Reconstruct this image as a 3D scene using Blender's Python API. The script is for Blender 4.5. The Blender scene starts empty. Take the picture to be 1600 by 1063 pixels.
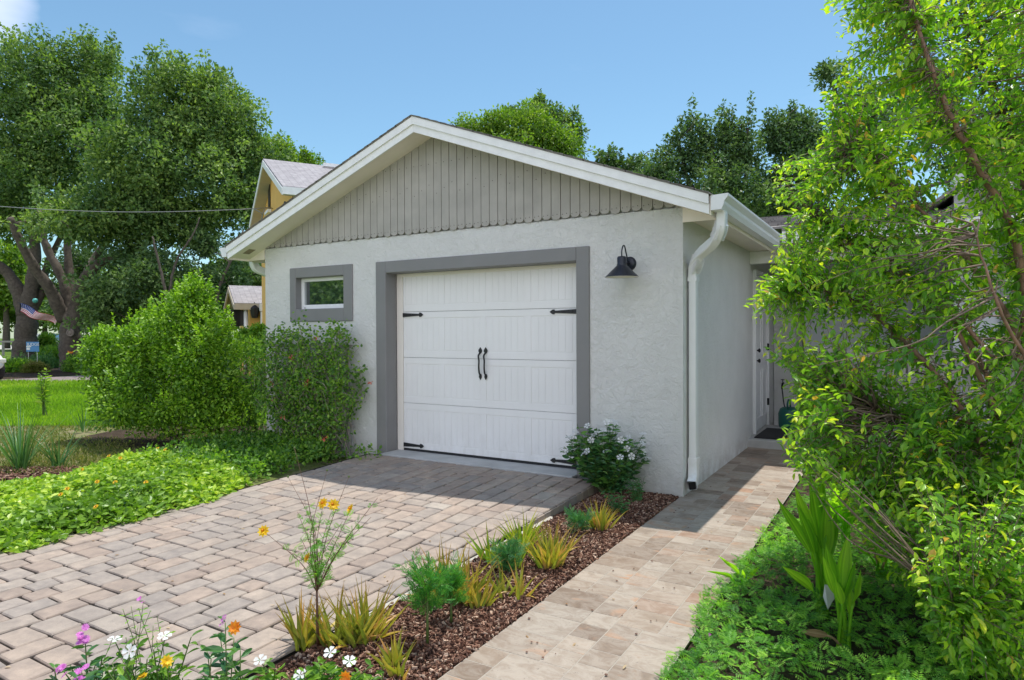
import bpy, bmesh, math, random
import numpy as np
from mathutils import Matrix, Vector
# ------------------------------------------------------------------ camera, sky, sun, exposure
sc = bpy.context.scene
col = sc.collection
YAW, PIT, ROL = math.radians(30.6087), math.radians(-.7146), math.radians(.2446)
FPX = 1028.3534; CAM = np.array([1.6776, -5.8373, 1.4862])
_s, _c = math.sin(YAW), math.cos(YAW)
_R0 = np.array([_c, _s, 0]); _F0 = np.array([-_s, _c, 0]); _U0 = np.array([0, 0, 1.])
FW = _F0*math.cos(PIT)+_U0*math.sin(PIT); _U = -_F0*math.sin(PIT)+_U0*math.cos(PIT)
RT = _R0*math.cos(ROL)-_U*math.sin(ROL); UP = _R0*math.sin(ROL)+_U*math.cos(ROL)
cd = bpy.data.cameras.new('camera'); cam = bpy.data.objects.new('camera', cd); col.objects.link(cam)
cd.sensor_width = 36; cd.lens = FPX/1600*36; cd.clip_start = .05; cd.clip_end = 3000
M = Matrix.Identity(4)
for i in range(3):
    M[i][0] = RT[i]; M[i][1] = UP[i]; M[i][2] = -FW[i]; M[i][3] = CAM[i]
cam.matrix_world = M
sc.camera = cam
def at(px, py, D):                                  # point at distance D along the view for a photo pixel
    return CAM + (FW + RT*(px-800)/FPX + UP*(531.5-py)/FPX)*D
EXPOSURE = 0.75; SKY = .096; SUN = 2.7
SUNDIR = Vector((.03, .245, .97)).normalized()     # towards the sun
w = bpy.data.worlds.new('World'); sc.world = w; w.use_nodes = True
nt = w.node_tree; nt.nodes.clear()
sky = nt.nodes.new('ShaderNodeTexSky'); sky.sky_type = 'NISHITA'; sky.sun_disc = False
sky.sun_elevation = math.asin(SUNDIR.z); sky.sun_rotation = math.atan2(SUNDIR.x, SUNDIR.y)
sky.air_density = 1.0; sky.dust_density = .55; sky.ozone_density = 1.0; sky.altitude = 0
bg = nt.nodes.new('ShaderNodeBackground'); bg.inputs['Strength'].default_value = SKY
ow = nt.nodes.new('ShaderNodeOutputWorld')
tcw = nt.nodes.new('ShaderNodeTexCoord'); mpw = nt.nodes.new('ShaderNodeMapping'); mpw.inputs['Scale'].default_value = (1, 1, 3)
nzw = nt.nodes.new('ShaderNodeTexNoise'); nzw.inputs['Scale'].default_value = 2.3; nzw.inputs['Detail'].default_value = 7
rmw = nt.nodes.new('ShaderNodeValToRGB'); rmw.color_ramp.elements[0].position = .60; rmw.color_ramp.elements[1].position = .82
rmw.color_ramp.elements[1].color = (.12, .12, .12, 1)
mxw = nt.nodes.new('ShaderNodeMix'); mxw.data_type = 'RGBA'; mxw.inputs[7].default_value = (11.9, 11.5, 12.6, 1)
nt.links.new(tcw.outputs['Generated'], mpw.inputs['Vector']); nt.links.new(mpw.outputs['Vector'], nzw.inputs['Vector'])
nt.links.new(nzw.outputs['Fac'], rmw.inputs['Fac'])
# unseen bright cumulus added behind the camera as fill for the shaded facade
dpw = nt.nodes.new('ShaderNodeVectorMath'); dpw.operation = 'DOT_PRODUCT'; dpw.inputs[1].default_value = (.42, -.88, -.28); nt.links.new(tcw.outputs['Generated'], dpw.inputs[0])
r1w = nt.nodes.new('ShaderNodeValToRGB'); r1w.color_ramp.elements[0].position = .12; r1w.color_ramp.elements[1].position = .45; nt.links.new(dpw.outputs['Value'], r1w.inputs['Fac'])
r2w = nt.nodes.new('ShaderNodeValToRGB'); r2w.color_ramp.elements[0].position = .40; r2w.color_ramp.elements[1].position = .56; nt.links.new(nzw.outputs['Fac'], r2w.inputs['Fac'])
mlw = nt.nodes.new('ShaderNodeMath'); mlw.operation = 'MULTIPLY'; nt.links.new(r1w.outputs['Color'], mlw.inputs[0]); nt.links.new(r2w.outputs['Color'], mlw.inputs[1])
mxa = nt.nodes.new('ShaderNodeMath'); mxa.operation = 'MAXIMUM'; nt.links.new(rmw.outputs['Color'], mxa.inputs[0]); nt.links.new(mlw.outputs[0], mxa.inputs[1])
# one small cloud low over the trees at the far left
dp2 = nt.nodes.new('ShaderNodeVectorMath'); dp2.operation = 'DOT_PRODUCT'; _d = at(-12, 8, 1)-CAM; dp2.inputs[1].default_value = tuple(float(v) for v in _d/np.linalg.norm(_d)); nt.links.new(tcw.outputs['Generated'], dp2.inputs[0])
ad2 = nt.nodes.new('ShaderNodeMath'); ad2.operation = 'MULTIPLY_ADD'; ad2.inputs[1].default_value = .004; nt.links.new(nzw.outputs['Fac'], ad2.inputs[0]); nt.links.new(dp2.outputs['Value'], ad2.inputs[2])
mr2 = nt.nodes.new('ShaderNodeMapRange'); mr2.inputs['From Min'].default_value = 1.0010; mr2.inputs['From Max'].default_value = 1.0035; nt.links.new(ad2.outputs[0], mr2.inputs['Value'])
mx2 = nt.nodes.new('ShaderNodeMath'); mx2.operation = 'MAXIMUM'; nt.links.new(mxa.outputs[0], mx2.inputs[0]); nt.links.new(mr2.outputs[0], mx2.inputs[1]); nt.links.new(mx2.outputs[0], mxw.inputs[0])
tnt = nt.nodes.new('ShaderNodeMix'); tnt.data_type = 'RGBA'; tnt.blend_type = 'MULTIPLY'; tnt.inputs[0].default_value = 1; tnt.inputs[7].default_value = (.84, 1.05, 1.04, 1)
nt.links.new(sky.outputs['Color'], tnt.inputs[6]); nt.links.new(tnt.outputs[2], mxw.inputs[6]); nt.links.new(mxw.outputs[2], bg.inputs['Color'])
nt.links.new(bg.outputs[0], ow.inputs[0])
ld = bpy.data.lights.new('sun', 'SUN'); ld.energy = SUN; ld.angle = math.radians(.53); ld.color = (1, .96, .89)
sun = bpy.data.objects.new('sun', ld); col.objects.link(sun)
sun.rotation_euler = SUNDIR.to_track_quat('Z', 'Y').to_euler(); sun.location = (0, 0, 30)
sc.view_settings.view_transform = 'Standard'; sc.view_settings.look = 'None'
sc.view_settings.gamma = 1; sc.view_settings.exposure = EXPOSURE; sc.view_settings.use_curve_mapping = False
sc.render.engine = 'CYCLES'
sc.cycles.max_bounces = 8; sc.cycles.diffuse_bounces = 4; sc.cycles.transmission_bounces = 5; sc.cycles.glossy_bounces = 3

def onz(px, py, z=0):
    d = FW + RT*(px-800)/FPX + UP*(531.5-py)/FPX
    return CAM + d*((z-CAM[2])/d[2])
# ------------------------------------------------------------------ object helpers
def tag(o, label=None, cat=None, group=None, kind=None):
    if label: o['label'] = label
    if cat: o['category'] = cat
    if group: o['group'] = group
    if kind: o['kind'] = kind
    return o
def thing(name, label, cat, loc=(0, 0, 0), group=None, kind=None):
    o = bpy.data.objects.new(name, None); col.objects.link(o); o.location = [float(v) for v in loc]
    o.empty_display_size = .2
    return tag(o, label, cat, group, kind)
def copy_tree(o, parent=None):
    c = o.copy(); col.objects.link(c)
    if parent is not None: c.parent = parent
    for ch in list(o.children): copy_tree(ch, c)
    return c
class Geo:
    """blocks of repeated templates, written as ONE mesh"""
    def __init__(s): s.V = []; s.L = []; s.S = []; s.R = []; s.MI = []; s.T = []; s.SM = []; s.n = 0
    def add(s, V, faces, r=None, t=None, mi=0, smooth=False):
        V = np.asarray(V, float)
        if V.ndim == 2: V = V[None]
        n, k, _ = V.shape
        if n == 0: return
        s.V.append(V.reshape(-1, 3))
        if r is None: r = np.full(n, .5)
        s.R.append(np.repeat(np.asarray(r, float), k))
        s.T.append(np.tile(np.zeros(k) if t is None else np.asarray(t, float), n))
        by = {}
        for f in faces: by.setdefault(len(f), []).append(f)
        base = s.n + np.arange(n)*k
        for m, fs in by.items():
            fs = np.array(fs)
            L = (base[:, None, None] + fs[None]).reshape(-1, m)
            s.L.append(L.reshape(-1)); s.S.append(np.full(len(L), m)); s.MI.append(np.full(len(L), mi)); s.SM.append(np.full(len(L), smooth))
        s.n += n*k
    def box(s, a, b, r=.5, mi=0, bevel=0):
        (x0, y0, z0), (x1, y1, z1) = a, b
        if x0 > x1: x0, x1 = x1, x0
        if y0 > y1: y0, y1 = y1, y0
        if z0 > z1: z0, z1 = z1, z0
        V = [(x0, y0, z0), (x1, y0, z0), (x1, y1, z0), (x0, y1, z0), (x0, y0, z1), (x1, y0, z1), (x1, y1, z1), (x0, y1, z1)]
        s.add(V, BOXF, [r], mi=mi)
    def obox(s, c, ax, ay, az, r=.5, mi=0):          # centre and half-axis vectors
        c, ax, ay, az = map(np.asarray, (c, ax, ay, az))
        V = [c+i*ax+j*ay+k*az for k in (-1, 1) for i, j in ((-1, -1), (1, -1), (1, 1), (-1, 1))]
        s.add(V, BOXF, [r], mi=mi)
    def poly(s, pts, r=.5, mi=0): s.add(pts, [tuple(range(len(pts)))], [r], mi=mi)
    def prism(s, prof, d, r=.5, mi=0, cap=True):     # closed profile swept along vector d
        p = np.asarray(prof, float); k = len(p); V = np.concatenate([p, p+np.asarray(d, float)])
        F = [(i, (i+1) % k, k+(i+1) % k, k+i) for i in range(k)]
        if cap: F += [tuple(range(k))[::-1], tuple(range(k, 2*k))]
        s.add(V, F, [r], mi=mi)
    def tube(s, path, rad, seg=7, r=.5, mi=0, cap=True, jit=0, smooth=True, rng=None):
        P = np.asarray(path, float); n = len(P)
        rad = np.full(n, rad, float) if np.isscalar(rad) else np.asarray(rad, float)
        T = np.gradient(P, axis=0); T /= np.linalg.norm(T, axis=1)[:, None]+1e-9
        ref = np.array([0, 0, 1.]) if abs(T[0][2]) < .9 else np.array([1., 0, 0])
        V = []
        a = np.linspace(0, 2*np.pi, seg, endpoint=False)
        u = np.cross(T[0], ref); u /= np.linalg.norm(u)
        for i in range(n):
            u = u - T[i]*(u@T[i]); u /= np.linalg.norm(u)+1e-9; v = np.cross(T[i], u)
            rr = rad[i]*(1+(jit*(rng.random(seg)-.5)*2 if jit else 0))
            V.append(P[i]+(np.cos(a)*rr)[:, None]*u+(np.sin(a)*rr)[:, None]*v)
        V = np.concatenate(V)
        F = [(i*seg+j, i*seg+(j+1) % seg, (i+1)*seg+(j+1) % seg, (i+1)*seg+j) for i in range(n-1) for j in range(seg)]
        if cap: F += [tuple(range(seg))[::-1], tuple(range((n-1)*seg, n*seg))]
        s.add(V, F, [r], mi=mi, smooth=smooth)
    def lathe(s, prof, c, seg=20, r=.5, mi=0, axis=None, smooth=True):
        a = np.linspace(0, 2*np.pi, seg, endpoint=False); V = []
        for rr, z in prof:
            V.append(np.stack([np.cos(a)*rr, np.sin(a)*rr, np.full(seg, z)], 1))
        V = np.concatenate(V)
        if axis is not None:
            q = np.array(Vector((0, 0, 1)).rotation_difference(Vector(axis)).to_matrix()); V = V@q.T
        V = V+np.asarray(c, float); n = len(prof)
        F = [(i*seg+j, i*seg+(j+1) % seg, (i+1)*seg+(j+1) % seg, (i+1)*seg+j) for i in range(n-1) for j in range(seg)]
        s.add(V, F, [r], mi=mi, smooth=smooth)
    def build(s, name, mats, parent=None, origin=None):
        V = np.concatenate(s.V); L = np.concatenate(s.L); S = np.concatenate(s.S)
        if parent is not None and origin is None: origin = world_of(parent)
        if origin is not None: V = V-np.asarray(origin, float)
        me = bpy.data.meshes.new(name)
        me.vertices.add(len(V)); me.vertices.foreach_set('co', V.astype(np.float32).ravel())
        me.loops.add(len(L)); me.loops.foreach_set('vertex_index', L.astype(np.int32))
        me.polygons.add(len(S)); st = np.concatenate([[0], np.cumsum(S)[:-1]])
        me.polygons.foreach_set('loop_start', st.astype(np.int32)); me.polygons.foreach_set('loop_total', S.astype(np.int32))
        me.polygons.foreach_set('material_index', np.concatenate(s.MI).astype(np.int32))
        me.polygons.foreach_set('use_smooth', np.concatenate(s.SM).astype(bool))
        a = me.attributes.new('r', 'FLOAT', 'POINT'); a.data.foreach_set('value', np.concatenate(s.R).astype(np.float32))
        a = me.attributes.new('t', 'FLOAT', 'POINT'); a.data.foreach_set('value', np.concatenate(s.T).astype(np.float32))
        me.update(calc_edges=True); me.validate()
        for m in (mats if isinstance(mats, (list, tuple)) else [mats]): me.materials.append(m)
        o = bpy.data.objects.new(name, me); col.objects.link(o)
        if parent is not None: o.parent = parent
        elif origin is not None: o.location = [float(v) for v in origin]
        return o
BOXF = [(0, 3, 2, 1), (4, 5, 6, 7), (0, 1, 5, 4), (1, 2, 6, 5), (2, 3, 7, 6), (3, 0, 4, 7)]
def world_of(o):
    p = np.zeros(3)
    while o is not None: p += np.array(o.location); o = o.parent
    return p
def smooth_path(P, n=6):
    P = np.asarray(P, float); Q = np.concatenate([[2*P[0]-P[1]], P, [2*P[-1]-P[-2]]]); out = []
    for i in range(1, len(Q)-2):
        for t in np.linspace(0, 1, n, endpoint=False):
            a, b, c, d = Q[i-1:i+3]
            out.append(.5*((2*b)+(c-a)*t+(2*a-5*b+4*c-d)*t*t+(3*b-a-3*c+d)*t**3))
    out.append(P[-1]); return np.array(out)
def bevel(o, wd=.004, seg=1):
    m = o.modifiers.new('bevel', 'BEVEL'); m.width = wd; m.segments = seg; m.limit_method = 'ANGLE'; return o
# ------------------------------------------------------------------ materials
def newmat(name):
    m = bpy.data.materials.new(name); m.use_nodes = True; t = m.node_tree; b = t.nodes['Principled BSDF']; return m, t, b
def N(t, ty, **k):
    n = t.nodes.new(ty)
    for a, v in k.items():
        if a in n.inputs: n.inputs[a].default_value = v
        else: setattr(n, a, v)
    return n
def noise(t, scale, detail=5, vec=None, rough=.55, dist=0):
    n = N(t, 'ShaderNodeTexNoise', Scale=scale, Detail=detail, Roughness=rough, Distortion=dist)
    t.links.new(vec if vec is not None else obj_co(t), n.inputs['Vector']); return n.outputs['Fac']
def obj_co(t, scale=None):
    g = N(t, 'ShaderNodeNewGeometry').outputs['Position']
    if scale:
        m = N(t, 'ShaderNodeMapping', Scale=scale); t.links.new(g, m.inputs['Vector']); return m.outputs['Vector']
    return g
def ramp(t, fac, stops):
    r = N(t, 'ShaderNodeValToRGB'); e = r.color_ramp.elements
    while len(e) < len(stops): e.new(.5)
    for i, (p, c) in enumerate(stops): e[i].position = p; e[i].color = (*c, 1) if len(c) == 3 else c
    t.links.new(fac, r.inputs['Fac']); return r.outputs['Color']
def mix(t, f, a, b, mode='MIX'):
    m = N(t, 'ShaderNodeMix', data_type='RGBA', blend_type=mode)
    for i, v in ((0, f), (6, a), (7, b)):
        if isinstance(v, (int, float)): m.inputs[i].default_value = v
        elif isinstance(v, tuple): m.inputs[i].default_value = (*v, 1)
        else: t.links.new(v, m.inputs[i])
    return m.outputs[2]
def bump(t, b, h, strength=.3, dist=.01):
    n = N(t, 'ShaderNodeBump', Strength=strength, Distance=dist); t.links.new(h, n.inputs['Height']); t.links.new(n.outputs['Normal'], b.inputs['Normal'])
def attr(t, name): return N(t, 'ShaderNodeAttribute', attribute_name=name).outputs['Fac']
def g3(*c): return tuple(c)
def simple(name, c, rough=.5, var=.12, scale=6, metal=0, bs=.1, bscale=60, spec=.5, dirt=0):
    m, t, b = newmat(name)
    f = noise(t, scale, 6); cc = ramp(t, f, [(.3, tuple(v*(1-var) for v in c)), (.7, tuple(min(1, v*(1+var)) for v in c))])
    if dirt:                                       # splashed soil near the ground, faint runs and scuffs above
        pos = N(t, 'ShaderNodeSeparateXYZ'); t.links.new(obj_co(t), pos.inputs[0])
        lo = ramp(t, pos.outputs['Z'], [(.08, (dirt, dirt, dirt)), (.42, (dirt*.18,)*3), (1, (dirt*.12,)*3)])
        cc = mix(t, mix(t, 1.0, lo, ramp(t, noise(t, 9, 7, obj_co(t, (1, 1, .35)), .7), [(.4, (0, 0, 0)), (.7, (1, 1, 1))]), 'MULTIPLY'), cc, (.33, .28, .22))
    t.links.new(cc, b.inputs['Base Color'])
    b.inputs['Roughness'].default_value = rough; b.inputs['Metallic'].default_value = metal; b.inputs['Specular IOR Level'].default_value = spec
    if bs: bump(t, b, noise(t, bscale, 4), bs, .003)
    return m
def leafmat(name, stops, trans=.35, rough=.45, tcol=None, spec=.4, tramp=None):
    m, t, b = newmat(name)
    c = ramp(t, attr(t, 'r'), stops)
    if tramp: c = mix(t, ramp(t, attr(t, 't'), [(tramp[0], (0, 0, 0)), (tramp[1], (1, 1, 1))]), c, tramp[2])
    b.inputs['Roughness'].default_value = rough; b.inputs['Specular IOR Level'].default_value = spec
    t.links.new(c, b.inputs['Base Color'])
    tr = N(t, 'ShaderNodeBsdfTranslucent'); tc = mix(t, 1.0, c, tcol or (1.5, 1.7, .5), 'MULTIPLY'); t.links.new(tc, tr.inputs['Color'])
    ms = N(t, 'ShaderNodeMixShader', Fac=trans); o = t.nodes['Material Output']
    t.links.new(b.outputs[0], ms.inputs[1]); t.links.new(tr.outputs[0], ms.inputs[2]); t.links.new(ms.outputs[0], o.inputs['Surface'])
    return m
def stucco():
    m, t, b = newmat('stucco')
    f = noise(t, 3, 6)
    c = ramp(t, f, [(.3, (.74, .74, .72)), (.7, (.80, .80, .78))])
    g = noise(t, 1.1, 4); c = mix(t, ramp(t, g, [(.55, (0, 0, 0)), (.8, (.5, .5, .5))]), c, (.68, .67, .63))
    # wear: dark chips and dirty streaks at a few places
    d = noise(t, 55, 3); c = mix(t, ramp(t, d, [(.72, (0, 0, 0)), (.78, (.5, .5, .5))]), c, (.38, .36, .33))
    pos = N(t, 'ShaderNodeSeparateXYZ'); t.links.new(obj_co(t), pos.inputs[0])
    low = ramp(t, pos.outputs['Z'], [(0.0, (.55, .55, .55)), (.28, (0, 0, 0))])
    c = mix(t, mix(t, 1.0, low, ramp(t, noise(t, 7, 5), [(.35, (0, 0, 0)), (.65, (1, 1, 1))]), 'MULTIPLY'), c, (.42, .36, .29))
    t.links.new(c, b.inputs['Base Color']); b.inputs['Roughness'].default_value = .75
    v = N(t, 'ShaderNodeTexVoronoi', feature='DISTANCE_TO_EDGE', Scale=4.0)
    wv = N(t, 'ShaderNodeVectorMath', operation='ADD'); nn = N(t, 'ShaderNodeTexNoise', Scale=4, Detail=5); t.links.new(obj_co(t), nn.inputs['Vector'])
    sc_ = N(t, 'ShaderNodeVectorMath', operation='SCALE'); sc_.inputs['Scale'].default_value = .55; t.links.new(nn.outputs['Color'], sc_.inputs[0])
    t.links.new(obj_co(t), wv.inputs[0]); t.links.new(sc_.outputs[0], wv.inputs[1]); t.links.new(wv.outputs[0], v.inputs['Vector'])
    rid = ramp(t, v.outputs['Distance'], [(0, (.3, .3, .3)), (.05, (1, 1, 1))])
    msk = ramp(t, noise(t, 1.9, 3), [(.42, (0, 0, 0)), (.62, (1, 1, 1))])
    h1 = mix(t, msk, (1., 1., 1.), rid)
    h = mix(t, .82, h1, ramp(t, noise(t, 15, 9, rough=.72, dist=1.2), [(.3, (0, 0, 0)), (.7, (1, 1, 1))]))
    bump(t, b, h, .8, .018); return m
def paver():
    m, t, b = newmat('paver'); r = attr(t, 'r')
    c = ramp(t, r, [(0, (.33, .30, .275)), (.2, (.385, .345, .31)), (.4, (.42, .365, .315)), (.6, (.445, .37, .31)), (.78, (.40, .33, .28)), (.9, (.36, .295, .25)), (1, (.44, .405, .36))])
    f = noise(t, 9, 8, rough=.7); c = mix(t, .8, c, ramp(t, f, [(.30, (.60, .60, .62)), (.70, (1.22, 1.19, 1.14))]), 'MULTIPLY')
    c = mix(t, 1.0, c, (.94, .895, .865), 'MULTIPLY'); c = mix(t, ramp(t, noise(t, 160, 2), [(.6, (0, 0, 0)), (.75, (.45, .45, .45))]), c, (.2, .18, .17))
    c = mix(t, ramp(t, noise(t, 1.1, 5), [(.45, (0, 0, 0)), (.72, (.5, .5, .5))]), c, (.27, .225, .19))
    t.links.new(c, b.inputs['Base Color']); b.inputs['Roughness'].default_value = .85
    bump(t, b, noise(t, 45, 8, rough=.75), .5, .006); return m
def tilemat():
    m, t, b = newmat('stone_tile'); r = attr(t, 'r')
    a = N(t, 'ShaderNodeCombineXYZ'); mm = N(t, 'ShaderNodeMath', operation='MULTIPLY'); mm.inputs[1].default_value = 37
    t.links.new(r, mm.inputs[0]); t.links.new(mm.outputs[0], a.inputs[2])
    ad = N(t, 'ShaderNodeVectorMath', operation='ADD'); t.links.new(obj_co(t, (1, 1.6, 1)), ad.inputs[0]); t.links.new(a.outputs[0], ad.inputs[1])
    f = noise(t, 7, 10, ad.outputs[0], .75, .9)
    base = ramp(t, r, [(0, (.38, .365, .34)), (.15, (.46, .43, .39)), (.3, (.21, .165, .13)), (.42, (.38, .33, .28)), (.55, (.50, .47, .43)), (.65, (.17, .135, .11)), (.78, (.31, .25, .20)), (.9, (.44, .41, .37)), (1, (.34, .20, .13))])
    c = mix(t, .4, base, ramp(t, f, [(.32, (.12, .10, .085)), (.43, (.27, .21, .165)), (.50, (.37, .34, .31)), (.57, (.50, .48, .45)), (.68, (.33, .22, .15))]))
    g = noise(t, 3.2, 4, ad.outputs[0], .5, .8); c = mix(t, ramp(t, g, [(.62, (0, 0, 0)), (.72, (.75, .75, .75))]), c, (.50, .31, .20))
    c = mix(t, 1.0, c, (.88, .79, .70), 'MULTIPLY'); c = mix(t, ramp(t, noise(t, 70, 2), [(.66, (0, 0, 0)), (.72, (.6, .6, .6))]), c, (.16, .13, .11))
    t.links.new(c, b.inputs['Base Color']); b.inputs['Roughness'].default_value = .6; bump(t, b, noise(t, 14, 8, ad.outputs[0], .65), .35, .006); return m
def groundmat(name, stops, scale=6, bs=.5, bscale=30, fine=None):
    m, t, b = newmat(name); c = ramp(t, noise(t, scale, 8, rough=.7), stops)
    if fine: c = mix(t, .6, c, ramp(t, noise(t, fine, 4, rough=.8), [(.3, (.55, .55, .55)), (.7, (1.35, 1.35, 1.35))]), 'MULTIPLY')
    t.links.new(c, b.inputs['Base Color']); b.inputs['Roughness'].default_value = .95; b.inputs['Specular IOR Level'].default_value = .15
    bump(t, b, noise(t, bscale, 8, rough=.8), bs, .03); return m
def shingle(name, c1, c2, c3, sx=5, sz=7, rot=0):
    m, t, b = newmat(name)
    mp = N(t, 'ShaderNodeMapping'); mp.inputs['Rotation'].default_value = (0, 0, rot); t.links.new(obj_co(t), mp.inputs['Vector'])
    br = N(t, 'ShaderNodeTexBrick', Scale=1.0); br.inputs['Brick Width'].default_value = 1/sx; br.inputs['Row Height'].default_value = 1/sz
    br.inputs['Mortar Size'].default_value = .006; br.inputs['Color1'].default_value = (*c1, 1); br.inputs['Color2'].default_value = (*c2, 1); br.inputs['Mortar'].default_value = (*c3, 1)
    t.links.new(mp.outputs[0], br.inputs['Vector'])
    c = mix(t, .6, br.outputs['Color'], ramp(t, noise(t, 6, 6, rough=.7), [(.3, (.6, .6, .62)), (.7, (1.3, 1.3, 1.3))]), 'MULTIPLY')
    t.links.new(c, b.inputs['Base Color']); b.inputs['Roughness'].default_value = .9; bump(t, b, noise(t, 120, 3), .5, .004); return m
MT = {}
MT['stucco'] = stucco(); MT['paver'] = paver(); MT['tile'] = tilemat()
MT['trim'] = simple('grey_trim_paint', (.225, .225, .225), .6, .05, 3, dirt=.5, bs=.35, bscale=35)
MT['siding'] = simple('siding_paint', (.40, .38, .345), .6, .10, 5, bs=.25, bscale=40)
MT['sidegap'] = simple('siding_gap', (.10, .095, .085), .9)
MT['white'] = simple('white_paint', (.84, .85, .85), .42, .03, 3, dirt=.35, bs=.05)
MT['oldwhite'] = simple('worn_white_paint', (.88, .88, .87), .5, .06, 9, bs=.12)
MT['soffit'] = simple('soffit_paint', (.92, .84, .74), .6, .04, 4)
MT['doorw'] = simple('garage_door_paint', (.86, .86, .85), .5, .02, 2, dirt=.28, bs=.05, bscale=180)
MT['doorframe'] = simple('door_frame_paint', (.86, .82, .74), .5, .03, 2)
MT['black'] = simple('black_iron', (.012, .012, .014), .42, .2, 20, spec=.5)
MT['lampm'] = simple('lamp_enamel', (.018, .022, .035), .38, .2, 10)
MT['lampin'] = simple('lamp_inner_white', (.75, .74, .68), .4, .02)
MT['concrete'] = simple('concrete', (.46, .46, .45), .85, .14, 4, bs=.4, bscale=50)
MT['edging'] = simple('concrete_edging', (.48, .45, .39), .85, .12, 6, bs=.5, bscale=40)
MT['jointsand'] = groundmat('joint_sand', [(.3, (.018, .014, .011)), (.7, (.05, .042, .034))], 9)
MT['grout'] = simple('grout', (.38, .335, .28), .9, .1, 10)
MT['roof'] = shingle('roof_shingle', (.20, .185, .17), (.28, .26, .24), (.07, .065, .06))
MT['roofg'] = shingle('grey_shingle', (.30, .28, .29), (.36, .34, .35), (.22, .21, .21), 6, 6, .54)
MT['yellow'] = simple('yellow_stucco', (.78, .47, .13), .8, .05, 2, bs=.3)
MT['tan'] = simple('tan_soffit', (.50, .43, .34), .7, .06)
MT['glass'] = simple('dark_glass', (.02, .03, .035), .04, .1, 2, bs=0, spec=1.0)
_m = MT['glass']; _t = _m.node_tree; _g = N(_t, 'ShaderNodeBsdfGlossy', Roughness=.02); _g.inputs['Color'].default_value = (.8, .85, .85, 1)
_x = N(_t, 'ShaderNodeMixShader', Fac=.45); _t.links.new(_t.nodes['Principled BSDF'].outputs[0], _x.inputs[1]); _t.links.new(_g.outputs[0], _x.inputs[2]); _t.links.new(_x.outputs[0], _t.nodes['Material Output'].inputs['Surface'])
MT['mulch'] = groundmat('mulch', [(.3, (.045, .022, .014)), (.5, (.12, .065, .042)), (.72, (.24, .15, .10))], 26, .9, 60)
MT['grass'] = groundmat('grass_ground', [(.3, (.055, .105, .012)), (.7, (.13, .21, .03))], .6, .7, 25, 18)
MT['dirt'] = groundmat('dry_dirt', [(.32, (.16, .125, .08)), (.45, (.14, .18, .045)), (.55, (.27, .22, .14)), (.63, (.17, .21, .055)), (.75, (.34, .29, .22))], 2.6, .6, 30, 22)
MT['soil'] = groundmat('dark_soil', [(.3, (.03, .022, .015)), (.7, (.10, .07, .048))], 10, .7)
MT['asphalt'] = simple('asphalt', (.16, .155, .15), .9, .15, 3, bs=.5)
MT['fardrive'] = simple('far_driveway_paver', (.24, .19, .185), .9, .18, 5, bs=.3)
MT['bark'] = simple('bark', (.105, .085, .068), .95, .35, 9, bs=.9, bscale=22)
MT['crapebark'] = simple('smooth_reddish_bark', (.27, .15, .10), .65, .45, 14, bs=.4, bscale=30)
MT['crapetwig'] = simple('brown_twig', (.20, .14, .10), .75, .4, 20)
MT['twig'] = simple('grey_twig_bark', (.34, .29, .24), .8, .3, 20)
MT['fence'] = simple('weathered_grey_boards', (.32, .295, .28), .85, .18, 7, bs=.4)
MT['housew'] = simple('white_siding', (.62, .64, .67), .6, .04, 3)
MT['houseg'] = simple('grey_siding', (.33, .33, .33), .7, .08, 3)
MT['mat'] = simple('black_rubber', (.02, .02, .022), .8)
MT['teal'] = simple('green_plastic', (.01, .12, .095), .4, .1)
MT['stemg'] = simple('green_stem', (.09, .14, .03), .6, .2, 20)
MT['stemr'] = simple('reddish_stem', (.16, .08, .05), .6, .2, 20)
MT['oak'] = leafmat('oak_leaf', [(0, (0.060, 0.121, 0.044)), (.5, (0.146, 0.246, 0.073)), (1, (0.308, 0.415, 0.107))], 0.32, 0.5, spec=.3)
MT['oakd'] = leafmat('dark_oak_leaf', [(0, (0.047, 0.098, 0.044)), (.5, (0.105, 0.187, 0.066)), (1, (0.203, 0.300, 0.098))], 0.28, 0.5, spec=.3)
MT['brt'] = leafmat('bright_tree_leaf', [(0, (0.075, 0.150, 0.018)), (.5, (0.150, 0.270, 0.030)), (1, (0.285, 0.390, 0.045))], 0.4, .5)
MT['bush'] = leafmat('shrub_leaf', [(0, (0.055, 0.140, 0.018)), (.5, (0.155, 0.306, 0.026)), (1, (0.346, 0.539, 0.044))], 0.32, .42)
MT['crape'] = leafmat('crape_leaf', [(0, (0.057, 0.157, 0.029)), (.4, (0.125, 0.293, 0.035)), (.75, (0.298, 0.503, 0.040)), (.93, (0.596, 0.755, 0.051)), (1, (0.733, 0.419, 0.076))], 0.42, 0.34, spec=.5)
MT['gc'] = leafmat('groundcover_leaf', [(0, (0.132, 0.256, 0.032)), (.5, (0.265, 0.443, 0.048)), (1, (0.530, 0.647, 0.095))], 0.3, .4)
MT['fern'] = leafmat('fern_leaf', [(0, (0.079, 0.240, 0.043)), (.5, (0.186, 0.432, 0.057)), (1, (0.449, 0.719, 0.116))], 0.42, .45)
MT['vine'] = leafmat('vine_leaf', [(0, (0.055, 0.140, 0.030)), (.5, (0.132, 0.280, 0.040)), (1, (0.308, 0.480, 0.060))], 0.4, .42)
MT['vinca'] = leafmat('vinca_leaf', [(0, (0.026, 0.100, 0.040)), (.5, (0.064, 0.180, 0.054)), (1, (0.144, 0.306, 0.054))], .22, .32, spec=.6)
MT['vincay'] = leafmat('young_vinca_leaf', [(0, (0.070, 0.168, 0.028)), (.5, (0.140, 0.294, 0.035)), (1, (0.280, 0.448, 0.056))], 0.4, .35)
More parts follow.
